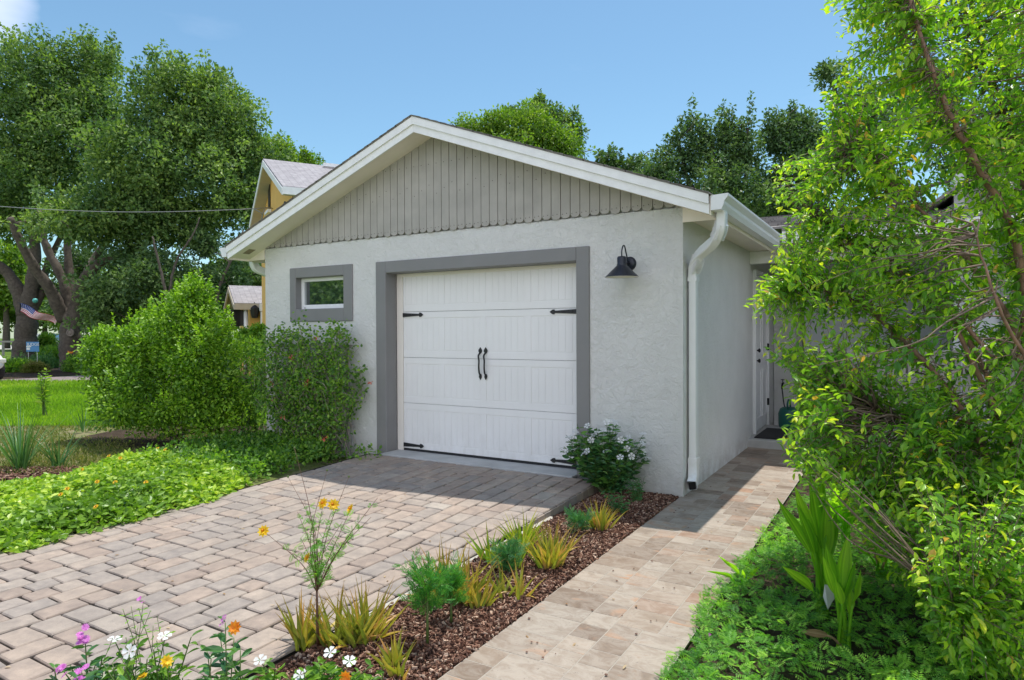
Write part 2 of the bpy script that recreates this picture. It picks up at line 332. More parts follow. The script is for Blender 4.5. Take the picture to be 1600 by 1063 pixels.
MT['aloe'] = leafmat('aloe_leaf', [(0, (0.162, 0.227, 0.042)), (.5, (0.356, 0.389, 0.064)), (.8, (0.583, 0.503, 0.084)), (1, (0.680, 0.389, 0.148))], 0.25, .45, tramp=(.55, 1.0, (.36, .19, .05)))
MT['aloeg'] = leafmat('green_aloe_leaf', [(0, (0.155, 0.279, 0.031)), (.5, (0.310, 0.435, 0.047)), (1, (0.497, 0.528, 0.062))], 0.25, .45, tramp=(.7, 1.0, (.38, .24, .05)))
MT['canna'] = leafmat('broad_leaf', [(0, (0.088, 0.246, 0.022)), (.5, (0.211, 0.456, 0.031)), (1, (0.421, 0.667, 0.053))], 0.5, .35)
MT['dry'] = leafmat('dry_leaf', [(0, (.30, .16, .06)), (1, (.6, .48, .30))], .3, .7, (1.1, 1, .8))
MT['strap'] = leafmat('strap_leaf', [(0, (0.051, 0.153, 0.051)), (1, (0.153, 0.306, 0.085))], .2, .4)
MT['fin'] = leafmat('feathery_leaf', [(0, (0.033, 0.165, 0.033)), (.5, (0.066, 0.286, 0.033)), (1, (0.154, 0.396, 0.055))], .3, .5)
MT['bluefern'] = leafmat('blue_green_leaf', [(0, (0.039, 0.156, 0.065)), (1, (0.117, 0.312, 0.104))], .3, .5)
MT['blade'] = leafmat('grass_blade', [(0, (0.132, 0.247, 0.019)), (.5, (0.264, 0.459, 0.032)), (1, (0.490, 0.624, 0.066))], 0.45, .5)
MT['dryblade'] = leafmat('thin_weed', [(0, (.10, .16, .03)), (.6, (.22, .24, .06)), (1, (.40, .33, .16))], .3, .6)
MT['chip'] = leafmat('wood_chip', [(0, (0.040, 0.016, 0.010)), (.4, (0.172, 0.076, 0.046)), (.78, (0.310, 0.172, 0.115)), (1, (0.598, 0.437, 0.322))], 0.0, .8)
MT['petalw'] = leafmat('white_petal', [(0, (.78, .78, .76)), (1, (.85, .85, .85))], .25, .5, (1, 1, 1))
MT['petaly'] = leafmat('yellow_petal', [(0, (.85, .52, .02)), (1, (.9, .66, .03))], .3, .5, (1, .9, .4))
MT['petalo'] = leafmat('orange_petal', [(0, (.85, .25, .02)), (1, (.9, .42, .03))], .3, .5, (1, .8, .4))
MT['petalp'] = leafmat('pink_petal', [(0, (.62, .12, .50)), (1, (.78, .32, .72))], .3, .5, (1, .7, 1))
MT['petalc'] = leafmat('coral_petal', [(0, (.75, .14, .09)), (1, (.85, .34, .22))], .3, .5, (1, .6, .5))
# ------------------------------------------------------------------ leaf templates
LF = np.array([(0, 0, 0), (.36, .28, .07), (.40, .55, .09), (.22, .82, .04), (0, 1, -.12), (-.22, .82, .04), (-.40, .55, .09), (-.36, .28, .07), (0, .5, -.02)])
LFF = [(0, 1, 2, 8), (8, 2, 3, 4), (0, 8, 6, 7), (8, 4, 5, 6)]
QF = np.array([(0, 0, 0), (.5, .45, .10), (0, 1, -.05), (-.5, .45, .10)]); QFF = [(0, 1, 2), (0, 2, 3)]
OV = np.array([(0, 0, 0), (.42, .3, .05), (.46, .65, .05), (0, 1, 0), (-.46, .65, .05), (-.42, .3, .05)]); OVF = [(0, 1, 2, 3), (0, 3, 4, 5)]
def frond_t(n=6):
    V = []; F = []
    for i in range(n):
        y = .15+.8*i/n; l = .42*math.sin(math.pi*(.25+.7*i/n))+.08
        for s in (-1, 1):
            k = len(V); V += [(0, y, 0), (s*l*.5, y+.02, .04), (s*l, y+.12, -.02), (s*l*.5, y+.13, .04)]
            F.append((k, k+1, k+2, k+3) if s > 0 else (k, k+3, k+2, k+1))
    return np.array(V), F
FR, FRF = frond_t(6)
PT = np.array([(0, 0, 0), (.14, .3, .02), (.5, .68, .05), (.38, .95, 0), (0, .92, -.02), (-.38, .95, 0), (-.5, .68, .05), (-.14, .3, .02)]); PTF = [(0, 1, 2, 3, 4), (0, 4, 5, 6, 7)]
def nrm(v): return v/(np.linalg.norm(v, axis=-1, keepdims=True)+1e-9)
def place(G, P, D, Nn, L, W, tem=(QF, QFF), r=None, mi=0, t=None):
    """template along D (length L), width W, normal towards Nn"""
    P = np.asarray(P, float); D = nrm(np.asarray(D, float)); X = nrm(np.cross(D, Nn)); Z = np.cross(X, D)
    T, F = tem; L = np.broadcast_to(L, (len(P),)); W = np.broadcast_to(W, (len(P),))
    V = P[:, None] + T[None, :, 0, None]*X[:, None]*W[:, None, None] + T[None, :, 1, None]*D[:, None]*L[:, None, None] + T[None, :, 2, None]*Z[:, None]*L[:, None, None]
    G.add(V, F, r, t=t, mi=mi)
def rdir(rng, n): return nrm(rng.normal(size=(n, 3)))
def puffs(G, rng, C, R, per, L, wr=.55, tem=(QF, QFF), up=.5, shell=.5, rvar=.5, drop=0, out=.7):
    C = np.asarray(C, float); R = np.asarray(R, float)
    if R.ndim == 1: R = np.stack([R, R, R*.85], 1)
    cnt = np.maximum(6, (per*np.clip((R[:, 0]/R[:, 0].max())**1.6*1.45, 0, 1.2)).astype(int)); idx = np.repeat(np.arange(len(C)), cnt); n = len(idx)
    u = rdir(rng, n); rad = (rng.random(n)*(1-shell**3)+shell**3)**(1/3)*(1+.25*rng.normal(size=n)*.6)
    P = C[idx]+u*R[idx]*rad[:, None]
    D = nrm(u*out+rdir(rng, n)*.7+np.array([0, 0, -drop])); Nn = nrm(u*.85+rdir(rng, n)*.55+np.array([0, 0, up]))
    pr = rng.random(len(C)); r = np.clip(.5+(pr[idx]-.5)*rvar+(rng.random(n)-.5)*.7, 0, 1)
    l = L*(.7+.6*rng.random(n)); place(G, P, D, Nn, l, l*wr, tem, r)
def lobes_px(rng, lobes, npuff, rpuff, depth=1.0, ragged=0):
    """lobes: (px,py,rx,ry,D) -> puff centres filling each lobe's ellipsoid"""
    C = []; R = []
    ws = np.array([l[2]*l[3]*l[4]**2 for l in lobes], float); ws /= ws.sum()
    for (px, py, rx, ry, D), wt in zip(lobes, ws):
        k = max(3, int(npuff*wt)); c = at(px, py, D); a = rx*D/FPX; b = ry*D/FPX
        u = rdir(rng, k)*((rng.random(k)*.75+.25)**(1/2.2))[:, None]
        ax, by = max(a-rpuff*.7, a*.3), max(b-rpuff*.7, b*.3)
        C.append(c+u[:, :1]*_R0*ax+u[:, 1:2]*_F0*ax*depth+u[:, 2:]*_U0*by); R.append(rpuff*(.6+.7*rng.random(k)))
        if ragged:
            m_ = int(k*ragged); v = rdir(rng, m_); q = 1.0+.16*rng.random((m_, 1)); C.append(c+v[:, :1]*_R0*a*q+v[:, 1:2]*_F0*a*depth*q+v[:, 2:]*_U0*b*q); R.append(rpuff*(.22+.28*rng.random(m_)))
    return np.concatenate(C), np.concatenate(R)
def limb(G, rng, pts, r0, r1, seg=8, wob=.0, mi=0, n=6):
    P = smooth_path(pts, n)
    if wob: P[1:-1] += rng.normal(size=(len(P)-2, 3))*wob*.35
    G.tube(P, np.linspace(r0, r1, len(P))*(1+.05*np.sin(np.arange(len(P))*.9+rng.random()*6)), seg, mi=mi, jit=.07, rng=rng)
    return P
# ------------------------------------------------------------------ GROUND
def sheet(name, pts, z, mat, kind='structure', sub=0):
    g = Geo(); g.poly([(p[0], p[1], z) for p in pts]); o = g.build(name, mat); tag(o, kind=kind); return o
sheet('ground', [(-260, -260), (260, -260), (260, 260), (-260, 260)], -.03, MT['grass'])
rng = np.random.default_rng(5)
def blob(pts, jit=.12, n=5):
    P = smooth_path(np.array([(*p[:2], 0) for p in pts]+[(*pts[0][:2], 0)]), n)[:-1]
    P[:, :2] += rng.normal(size=(len(P), 2))*jit; return P[:, :2]
sheet('dirt_patch', blob([onz(-80, 735), onz(-60, 672), onz(60, 652), onz(150, 650), onz(240, 655), onz(420, 640), (-5.4, 1.5), (-5.56, -.3), (-3.66, -.3), (-3.66, -3.9), (-5, -5.4), (-7, -4)], .06), -.018, MT['dirt'])
sheet('mulch_patch', blob([onz(-60, 800), onz(-60, 745), onz(40, 735), onz(130, 728), onz(200, 728), onz(190, 760), onz(80, 800)], .03), -.010, MT['mulch'])
sheet('soil_under_shrub', blob([onz(90, 690), onz(180, 672), onz(300, 655), onz(400, 655), (-5.6, -.1), (-5.3, -1.0), onz(300, 705), onz(200, 700)], .05), -.012, MT['soil'])
sheet('neighbour_driveway', [onz(-150, 618), onz(-150, 599), onz(60, 590), onz(150, 585), onz(300, 582), onz(300, 592), onz(150, 597), onz(60, 603)], -.012, MT['fardrive'])
sheet('shrub_bed_soil', blob([onz(-20, 596), onz(60, 589), onz(150, 584), onz(260, 582), onz(300, 560), onz(100, 552), onz(20, 560)], .2), -.014, MT['soil'])
sheet('street', [onz(-400, 549), onz(-400, 541), onz(120, 539), onz(120, 545)], -.010, MT['edging'])
sheet('right_bed_soil', [(.815, -6), (5, -6), (5, 2.0), (.815, 2.0)], -.012, MT['soil'])
sheet('road', [(-60, -24), (60, -24), (60, -10.4), (-60, -10.4)], -.012, MT['concrete'])
sheet('mulch_bed', [(-.745, -4.6), (-.02, -4.6), (-.02, -.0), (-.745, -.0)], -.006, MT['mulch'])
# driveway of random cobbles
def ashlar(nx, ny, rng, pieces):
    occ = np.zeros((ny+6, nx), bool); out = []
    for y in range(ny):
        x = 0
        while x < nx:
            if occ[y, x]: x += 1; continue
            run = 0
            while x+run < nx and not occ[y, x+run]: run += 1
            opts = [(w_, h_) for w_, h_ in pieces if w_ <= run and run-w_ != 1]
            if not opts: opts = [(run, 2)]
            w_, h_ = opts[rng.integers(len(opts))]
            occ[y:y+h_, x:x+w_] = True; out.append((x, y, w_, h_)); x += w_
    return out
def zdrv(y): return np.where(y > -2.5, .085*(y+2.5)/2.5, 0.0)
def stones(G, items, ux, uy, x0, y0, gap, corner, top, rng, zf, jit=.0, tilt=0., ymax=None):
    for (i, j, w_, h_) in items:
        ax, bx = x0+i*ux+gap/2, x0+(i+w_)*ux-gap/2; ay, by = y0-(j+h_)*uy+gap/2, y0-j*uy-gap/2
        if jit:
            d = rng.normal(size=4)*jit; ax += d[0]; bx += d[1]; ay += d[2]; by += d[3]
        c = corner*(.7+.6*rng.random()) if jit else corner
        P = []
        for (cx, cy, a0) in ((bx-c, by-c, 0), (ax+c, by-c, 90), (ax+c, ay+c, 180), (bx-c, ay+c, 270)):
            for k in range(3 if jit else 1):
                a = math.radians(a0+(45*k if jit else 45)); P.append((cx+c*math.cos(a), cy+c*math.sin(a)))
        P = np.array(P); m = P.mean(0); k = len(P)
        if jit: P += rng.normal(size=P.shape)*.0028
        e = .007 if jit else .0015
        Q = m+(P-m)*(1-2*e/ (np.abs(P-m).max()*2))
        tx, ty, dz = rng.normal(size=3)*tilt
        def z(p, h): return zf(p[:, 1])+h+tx*(p[:, 0]-m[0])+ty*(p[:, 1]-m[1])+dz*.08
        V = np.concatenate([np.c_[P, z(P, -.02)], np.c_[P, z(P, top-(.007 if jit else .001))], np.c_[Q, z(Q, top)]])
        F = [(a, (a+1) % k, k+(a+1) % k, k+a) for a in range(k)]+[(k+a, k+(a+1) % k, 2*k+(a+1) % k, 2*k+a) for a in range(k)]+[tuple(range(2*k, 3*k))]
        G.add(V, F, [rng.random()])
rng = np.random.default_rng(11)
G = Geo(); U_ = .0770
nx = 37
it = ashlar(nx, 134, rng, [(3, 2), (2, 3), (2, 2), (3, 2), (2, 3)])
it = [(i, j, w_, h_) for i, j, w_, h_ in it]
stones(G, it, U_, U_, -.755-nx*U_, -.15, .0105, .013, .008, rng, zdrv, .0015, .010)
drv = G.build('driveway', MT['paver']); tag(drv, kind='structure')
g = Geo(); ys = np.linspace(-10.4, -.1, 40)
for a, b in zip(ys[:-1], ys[1:]):
    g.poly([(-3.66, a, zdrv(a)-.004), (-.76, a, zdrv(a)-.004), (-.76, b, zdrv(b)-.004), (-3.66, b, zdrv(b)-.004)])
    g.poly([(-.758, a, -.03), (-.758, b, -.03), (-.758, b, zdrv(b)-.0), (-.758, a, zdrv(a)-.0)][::-1])
tag(g.build('driveway_joints', MT['jointsand']), kind='structure')
# edge course of upright bricks near the garage and concrete haunch strip
g = Geo()
for k in range(13):
    y = -.06-.118*k; h = float(zdrv(y))+.003
    if h < .02: break
    g.box((-.757, y-.113, -.02), (-.745, y, h-.006), r=rng.random())
tag(g.build('driveway_edge', MT['paver']), kind='structure')
g = Geo(); xs = np.linspace(-3.5, -1.15, 30)
prof = [(-.744, -.02)]
for a, b in zip(xs[:-1], xs[1:]):
    wa, wb = .055+.012*math.sin(a*9), .055+.012*math.sin(b*9)
    g.add([(-.744, a, .004), (-.744+wa, a, -.004), (-.744+wb, b, -.004), (-.744, b, .004), (-.744+wa, a, -.03), (-.744+wb, b, -.03)], [(0, 1, 2, 3), (1, 4, 5, 2)])
tag(g.build('concrete_edging', MT['edging']), kind='structure')
# stone tile path
G = Geo(); it = ashlar(11, 180, rng, [(2, 2), (3, 2), (4, 2), (5, 3), (4, 3), (2, 2), (3, 3), (4, 3)])
stones(G, it, .0752, .0752, -.022, 3.3, .0042, .002, .003, rng, lambda y: y*0, 0, .002)
tag(G.build('stone_path', MT['tile']), kind='structure')
sheet('path_grout', [(-.024, -10), (.808, -10), (.808, 3.3), (-.024, 3.3)], .0015, MT['grout'])
# threshold apron
g = Geo(); g.box((-3.46, -.14, -.02), (-1.03, .30, .098)); bevel(tag(g.build('garage_apron', MT['concrete']), kind='structure'), .006)
# ------------------------------------------------------------------ GARAGE
Wd = 5.56; Lg = 3.06; HS = 2.59; O = .338; E_ = .313; ZR = 3.77; SL = .3751; FH = .161
gar = thing('garage', 'white stucco garage with grey gable siding and white roll up door', 'garage', (-Wd/2, 1.5, 0))
TX0, TX1, TZ = -3.615, -.902, 2.3075
IX0, IX1, IZ = -3.464, -1.041, 2.172
WX0, WX1, WZ0, WZ1 = -4.965, -4.135, 1.785, 2.18
g = Geo()
def wall_holes(g, x0, x1, z0, z1, holes, y=0, depth=.2):
    X = sorted({x0, x1, *[h[0] for h in holes], *[h[1] for h in holes]}); Z = sorted({z0, z1, *[h[2] for h in holes], *[h[3] for h in holes]})
    for a, b in zip(X[:-1], X[1:]):
        for c, d in zip(Z[:-1], Z[1:]):
            if any(h[0] <= a and b <= h[1] and h[2] <= c and d <= h[3] for h in holes): continue
            g.poly([(a, y, c), (b, y, c), (b, y, d), (a, y, d)])
    for h in holes:
        a, b, c, d = h
        g.poly([(a, y, c), (a, y, d), (a, y+depth, d), (a, y+depth, c)]); g.poly([(b, y, c), (b, y+depth, c), (b, y+depth, d), (b, y, d)])
        g.poly([(a, y, d), (b, y, d), (b, y+depth, d), (a, y+depth, d)]); g.poly([(a, y, c), (a, y+depth, c), (b, y+depth, c), (b, y, c)])
wall_holes(g, -Wd, 0, -.03, HS, [(IX0-.02, IX1+.02, -.03, IZ+.02), (WX0-.02, WX1+.02, WZ0-.02, WZ1+.02)])
g.poly([(0, 0, -.03), (0, Lg, -.03), (0, Lg, HS), (0, 0, HS)]); g.poly([(-Wd, Lg, -.03), (-Wd, 0, -.03), (-Wd, 0, HS), (-Wd, Lg, HS)])
g.poly([(0, Lg, -.03), (-Wd, Lg, -.03), (-Wd, Lg, HS), (0, Lg, HS)])
apz = HS+SL*(Wd/2)
g.poly([(-Wd, .03, HS), (0, .03, HS), (-Wd/2, .03, apz)]); g.poly([(-Wd, Lg, HS), (-Wd/2, Lg, apz), (0, Lg, HS)])
g.build('wall', MT['stucco'], gar)
# inner floor/back so openings are not hollow
g = Geo(); g.box((IX0-.1, .34, 0), (IX1+.1, .36, 2.4)); g.build('inner_panel', MT['trim'], gar)
# trim surround of door (frame proud 25 mm, reveals 0.17 deep)
def surround(g, ox0, ox1, oz0, oz1, ix0, ix1, iz0, iz1, proud, depth, bottom=True):
    def bx(a, b): g.box(a, b)
    bx((ox0, -proud, oz0), (ix0, depth, oz1)); bx((ix1, -proud, oz0), (ox1, depth, oz1)); bx((ix0, -proud, iz1), (ix1, depth, oz1))
    if bottom: bx((ix0, -proud, oz0), (ix1, depth, iz0))
g = Geo(); surround(g, TX0, TX1, -.02, TZ, IX0, IX1, 0, IZ, .02, .173, False); bevel(g.build('door_trim', MT['trim'], gar), .006)
# window
win = thing('window', None, None); win.parent = gar; win.location = (-4.55+Wd/2, -1.5, 1.98)
g = Geo(); surround(g, -5.074, -3.99, 1.6246, 2.3086, WX0, WX1, WZ0, WZ1, .02, .10); bevel(g.build('window_trim', MT['trim'], win), .006)
g = Geo(); y0, y1 = .075, .12; a = .045
g.box((WX0, y0, WZ0), (WX0+a, y1, WZ1)); g.box((WX1-a, y0, WZ0), (WX1, y1, WZ1)); g.box((WX0+a, y0, WZ0), (WX1-a, y1, WZ0+a+.01)); g.box((WX0+a, y0, WZ1-a), (WX1-a, y1, WZ1))
bevel(g.build('window_frame', MT['white'], win), .003)
g = Geo(); g.box((WX0+.06, .07, WZ0+.012), (WX0+.075, .074, WZ0+.022)); g.build('latch', MT['black'], win)
g = Geo(); g.box((WX0+a-.002, .10, WZ0+a), (WX1-a+.002, .106, WZ1-a+.002)); g.build('pane', MT['glass'], win)
win_obj = win
# gable siding: boards with rounded lower ends
g = Geo(); bw = .1035; n = int(Wd/bw)+1
for i in range(n):
    a = -Wd+.01+i*bw+.0035; b = min(a+bw-.007, -.005)
    if b-a < .03: continue
    def top(x): return HS+SL*(Wd/2-abs(x+Wd/2))+.03
    zb = HS+.004+.006*math.sin(i*2.1)
    pr = []
    pr.append((a, 0, top(a)))
    pr += [(a, 0, zb+.03), (a+.010, 0, zb+.010), (a+.03, 0, zb), (b-.03, 0, zb), (b-.010, 0, zb+.010), (b, 0, zb+.03), (b, 0, top(b))]
    if a < -Wd/2 < b: pr.append((-Wd/2, 0, top(-Wd/2)))
    y = -.022+.0015*math.sin(i*5.3)
    pr = [(p[0], y, p[2]) for p in pr]
    if min(top(a), top(b)) < zb+.035: pr = [(a, y, zb), (b, y, zb), (b, y, max(top(b), zb+.01)), (a, y, max(top(a), zb+.01))]
    g.prism(pr, (0, .018, 0), r=rng.random())
for i in range(n):
    for dx, dz in ((.03, .045), (.075, .05), (.05, .42+.05*(i % 3)), (.045, .75)):
        x = -Wd+i*bw+dx; z = HS+dz
        if z < HS+SL*(Wd/2-abs(x+Wd/2))-.04: g.lathe([(0, .002), (.0045, .002), (.005, 0)], (x, -.0235, z), 6, axis=(0, -1, 0), mi=1)
g.build('gable_siding', [MT['siding'], MT['sidegap']], gar)
# roof: two slabs, rakes, soffits
def zroof(x): return ZR-SL*abs(x+Wd/2)
yb, yf = Lg+.25, -O
g = Geo()
for s in (-1, 1):
    xe = -Wd/2+s*(Wd/2+E_+.03); xm = -Wd/2
    g.prism([(xm, yf-.03, zroof(xm)+.002), (xe, yf-.03, zroof(xe)+.002), (xe, yf-.03, zroof(xe)+.010), (xm, yf-.03, zroof(xm)+.010)], (0, yb-yf+.03, 0))
roof = g.build('roof', MT['roof'], gar)
g = Geo()
for k in range(28):                      # shingle courses seen along the rakes
    for s in (-1, 1):
        t0 = k*(Wd/2+E_)/28; xa = -Wd/2+s*t0; xb = -Wd/2+s*(t0+.115)
        g.prism([(xa, yf-.038, zroof(xa)+.011), (xb, yf-.038, zroof(xb)+.0135), (xb, yf-.038, zroof(xb)+.019), (xa, yf-.038, zroof(xa)+.0125)], (0, yb-yf+.04, 0), r=rng.random())
g.build('shingles', MT['roof'], roof)
g = Geo()
for s in (-1, 1):
    xm = -Wd/2; xe = xm+s*(Wd/2+E_)
    # lower board then upper board proud of it
    for zt, zb_, yy in ((-.078, -FH, yf), (0, -.080, yf-.020)):
        xx = xm+s*.001
        g.prism([(xx, yy, zroof(xx)+zt), (xe, yy, zroof(xe)+zt), (xe, yy, zroof(xe)+zb_), (xx, yy, zroof(xx)+zb_)], (0, .018, 0))
g.build('rake_fascia', MT['oldwhite'], gar)
g = Geo()
for s in (-1, 1):
    xm = -Wd/2; xe = xm+s*(Wd/2+E_-.002); xk = xm+s*(Wd/2)
    g.prism([(xm, yf+.019, zroof(xm)-FH+.02), (xe, yf+.019, zroof(xe)-FH+.02), (xe, yf+.019, zroof(xe)-FH+.035), (xm, yf+.019, zroof(xm)-FH+.035)], (0, -yf-.019, 0))
    g.box((xk, -.004, 2.505), (xe, Lg+.2, 2.517))
    g.prism([(xk, -.012, 2.453), (xe, -.012, 2.453), (xe, -.012, zroof(xe)-FH+.021), (xk, -.012, zroof(xk)-FH+.021)], (0, .008, 0))
    g.box((xe-.001 if s > 0 else xe-.014, yf+.02, 2.445), (xe+.014 if s > 0 else xe+.001, Lg+.2, 2.60))
g.build('soffit', MT['soffit'], gar)
g = Geo(); g.obox((-5.66, -.17, 3.77-SL*2.88-FH+.0185), np.array([.065, 0, .065*SL]), (0, .05, 0), (0, 0, .001)); g.build('soffit_vent', simple('vent_screen', (.34, .27, .2), .8), gar)
# gutters
def gutter(x, s, y0, y1, name='gutter'):
    P = [(0, 2.60), (0, 2.478), (.085, 2.478), (.095, 2.50), (.105, 2.52), (.108, 2.545), (.14, 2.585), (.14, 2.605), (.132, 2.605), (.132, 2.59), (.10, 2.553), (.008, 2.50), (.008, 2.60)]
    g = Geo(); g.prism([(x+s*a, y0, z) for a, z in P], (0, y1-y0, 0), cap=False)
    for yy in (y0, y1-.002): g.prism([(x+s*a, yy, z) for a, z in [P[k] for k in (0, 1, 2, 3, 4, 5, 6, 7)]], (0, .002, 0))
    return g.build(name, MT['white'], gar)
gutter(.328, 1, -.345, 3.0); gutter(-Wd-E_-.015, -1, -.345, 3.2)
def rect_tube(g, P, wx, wy, ref):
    P = np.asarray(P, float); T = nrm(np.gradient(P, axis=0)); V = []
    for p, t_ in zip(P, T):
        u = nrm(ref-t_*(np.asarray(ref)@t_)); v = np.cross(t_, u)
        c = .012
        for a, b in ((1, 1-.2), (1-.2, 1), (-1+.2, 1), (-1, 1-.2), (-1, -1+.2), (-1+.2, -1), (1-.2, -1), (1, -1+.2)): V.append(p+u*wx*a/2+v*wy*b/2)
    n = len(P); F = [(i*8+j, i*8+(j+1) % 8, (i+1)*8+(j+1) % 8, (i+1)*8+j) for i in range(n-1) for j in range(8)]+[tuple(range(8))[::-1]]
    g.add(np.array(V), F, smooth=False)
def downspout(pts, ref, wx=.095, wy=.07):
    g = Geo(); P = smooth_path(pts, 7); Q = [P[0]]
    # ribbed elbows: tiny width changes
    rect_tube(g, P, wx, wy, np.array(ref)); return g
g = downspout([(.385, -.20, 2.48), (.385, -.20, 2.40), (.375, -.19, 2.33), (.30, -.11, 2.25), (.15, .04, 2.175), (.075, .12, 2.11), (.052, .145, 2.02), (.052, .15, 1.95)], (1, 0, 0), .075, .095)
P = np.array([(.052, .15, 1.955), (.052, .15, .30)]); rect_tube(g, P, .068, .09, np.array([1., 0, 0]))
P = smooth_path([(.052, .15, .31), (.052, .15, .24), (.056, .13, .17), (.062, .08, .12), (.066, .05, .10)], 4); rect_tube(g, P, .080, .10, np.array([1., 0, 0]))
for z in (1.955, .315): g.box((.012, .10, z-.02), (.092, .20, z+.02))
ds = g.build('downspout', MT['white'], gar)
for (a, b) in (((.383, -.198, 2.385), (.33, -.145, 2.275)), ((.115, .08, 2.145), (.055, .142, 2.03))):
    g = Geo(); d = nrm(np.array(b)-np.array(a)); c_ = (np.array(a)+b)/2; g.obox(c_, d*.0022, nrm(np.cross(d, (.7, .7, 0)))*.052, nrm(np.cross(d, nrm(np.cross(d, (.7, .7, 0)))))*.041)
    for k in range(12):
        t_ = k/11; c = np.array(a)*(1-t_)+np.array(b)*t_; bulge = math.sin(t_*math.pi)*.012
        g.obox(c+np.array([bulge*.6, -bulge*.4, 0]), d*.0022, nrm(np.cross(d, (.7, .7, 0)))*.052, nrm(np.cross(d, nrm(np.cross(d, (.7, .7, 0)))))*.041)
    g.build('elbow_ribs', MT['oldwhite'], ds)
g = Geo(); rect_tube(g, np.array([(.068, .046, .0985), (.069, .044, .0975)]), .06, .08, np.array([1., 0, 0])); g.build('outlet_opening', MT['black'], ds)
g = downspout([(-5.98, .15, 2.48), (-5.97, .15, 2.42), (-5.93, .20, 2.35), (-5.78, .45, 2.25), (-5.68, .62, 2.19), (-5.63, .70, 2.10), (-5.63, .72, .2)], (1, 0, 0), .08, .1); g.build('downspout', MT['white'], gar)
# garage door
door = thing('garage_door', None, None); door.parent = gar; door.location = (-2.25+Wd/2, -1.32, .1)
DX0, DX1, DY = -3.37, -1.13, .182
g = Geo(); secs = [(.125, .656), (.660, 1.189), (1.193, 1.722), (1.726, 2.26)]
for z0, z1 in secs:
    g.box((DX0, DY+.0095, z0), (DX1, DY+.05, z1))                # slab
    pw = (DX1-DX0)/4
    for zz0, zz1 in ((z0, z0+.072), (z1-.072, z1)): g.box((DX0, DY+.003, zz0), (DX1, DY+.0094, zz1))
    for k in range(5):
        xa = DX0+k*pw-(.035 if k else 0); xb = DX0+k*pw+(.035 if k < 4 else 0)
        g.box((max(xa, DX0), DY+.003, z0+.072), (min(xb, DX1), DY+.0094, z1-.072))
    for k in range(4):
        a = DX0+k*pw+(.035 if k else .035)+.012; b = DX0+(k+1)*pw-.035-.012; m_ = 6
        for q in range(m_):
            g.box((a+(b-a)*q/m_+.0015, DY+.006, z0+.084), (a+(b-a)*(q+1)/m_-.0015, DY+.0094, z1-.084))
bevel(g.build('door_panel', MT['doorw'], door), .0025)
g = Geo(); g.box((IX0, .176, .09), (DX0-.004, .24, IZ)); g.box((DX1+.004, .176, .09), (IX1, .24, IZ)); g.box((DX0-.004, .176, 2.135), (DX1+.004, .24, IZ)); bevel(g.build('door_frame', MT['doorframe'], door), .003)
g = Geo(); g.box((DX0, DY-.002, .100), (DX1, DY+.04, .124)); g.build('bottom_seal', MT['mat'], door)
def strap(x, z, s):
    y = DY-.001; g = Geo(); L_ = .30
    pr = [(0, -.024), (L_*.78, -.012), (L_*.80, -.012), (L_*.83, -.026), (L_*.90, -.022), (L_, 0), (L_*.90, .022), (L_*.83, .026), (L_*.80, .012), (L_*.78, .012), (0, .024)]
    P = [(x+s*a, y-.008, z+b) for a, b in pr]
    if s < 0: P = P[::-1]
    g.prism(P, (0, .008, 0))
    for q in (.04, .14): g.lathe([(0, .006), (.006, .005), (.008, 0)], (x+s*q, y-.008, z), 8, axis=(0, -1, 0))
    return g.build('hinge_strap', MT['black'], door)
for x, z, s in ((DX0+.0, 1.688, 1), (DX1-.0, 1.688, -1), (DX0+.0, .165, 1), (DX1, .165, -1)): strap(x, z, s)
for x, bow in ((-2.285, -1), (-2.215, -1)):
    g = Geo(); y = DY-.001; zc = 1.14
    for s in (-1, 1):
        zz = zc+s*.135; pr = [(0, s*.055), (.022, s*.018), (.022, -s*.002), (.010, -s*.03), (-.010, -s*.03), (-.022, -s*.002), (-.022, s*.018)]
        P = [(x+a*(1 if s > 0 else .8), y-.006, zz+b*.8) for a, b in pr]
        if s < 0: P = P[::-1]
        g.prism(P, (0, .006, 0))
    g.tube(smooth_path([(x, y-.006, zc+.12), (x+bow*.004, y-.035, zc+.085), (x-.012*bow-.0, y-.05, zc+.03), (x+.010, y-.05, zc-.04), (x+.004, y-.032, zc-.10), (x, y-.006, zc-.125)], 5), .0095, 8)
    g.build('handle', MT['black'], door)
# wall lamp
lamp = thing('wall_lamp', 'dark barn style lamp with white inside on the garage wall', 'lamp', (-.47, 0, 2.11))
g = Geo(); c = (-.50, 0, 2.115); g.lathe([(0, .032), (.045, .03), (.062, .018), (.066, 0)], (c[0], -.001, c[2]), 28, axis=(0, -1, 0)); g.tube([(c[0], -.03, c[2]), (c[0], -.12, c[2]-.005), (c[0], -.17, c[2]+.0)], .014, 10); g.build('back_plate', MT['lampm'], lamp)
g = Geo(); sx, sy = -.50, -.20
g.lathe([(0, 2.165), (.035, 2.163), (.043, 2.15), (.041, 2.10), (.045, 2.092), (.045, 2.085), (.05, 2.078), (.145, 1.985), (.15, 1.98), (.149, 1.977)], (sx, sy, 0), 36); g.build('lamp_shade', MT['lampm'], lamp)
g = Geo(); g.lathe([(.148, 1.978), (.143, 1.982), (.046, 2.074), (0, 2.078)], (sx, sy, 0), 36); sh = g.build('shade_lining', MT['lampin'], lamp)
g = Geo(); g.lathe([(0, 1.995), (.02, 2.0), (.03, 2.02), (.028, 2.045), (.015, 2.07), (.013, 2.078)], (sx, sy, 0), 16); g.build('bulb', MT['lampin'], lamp)
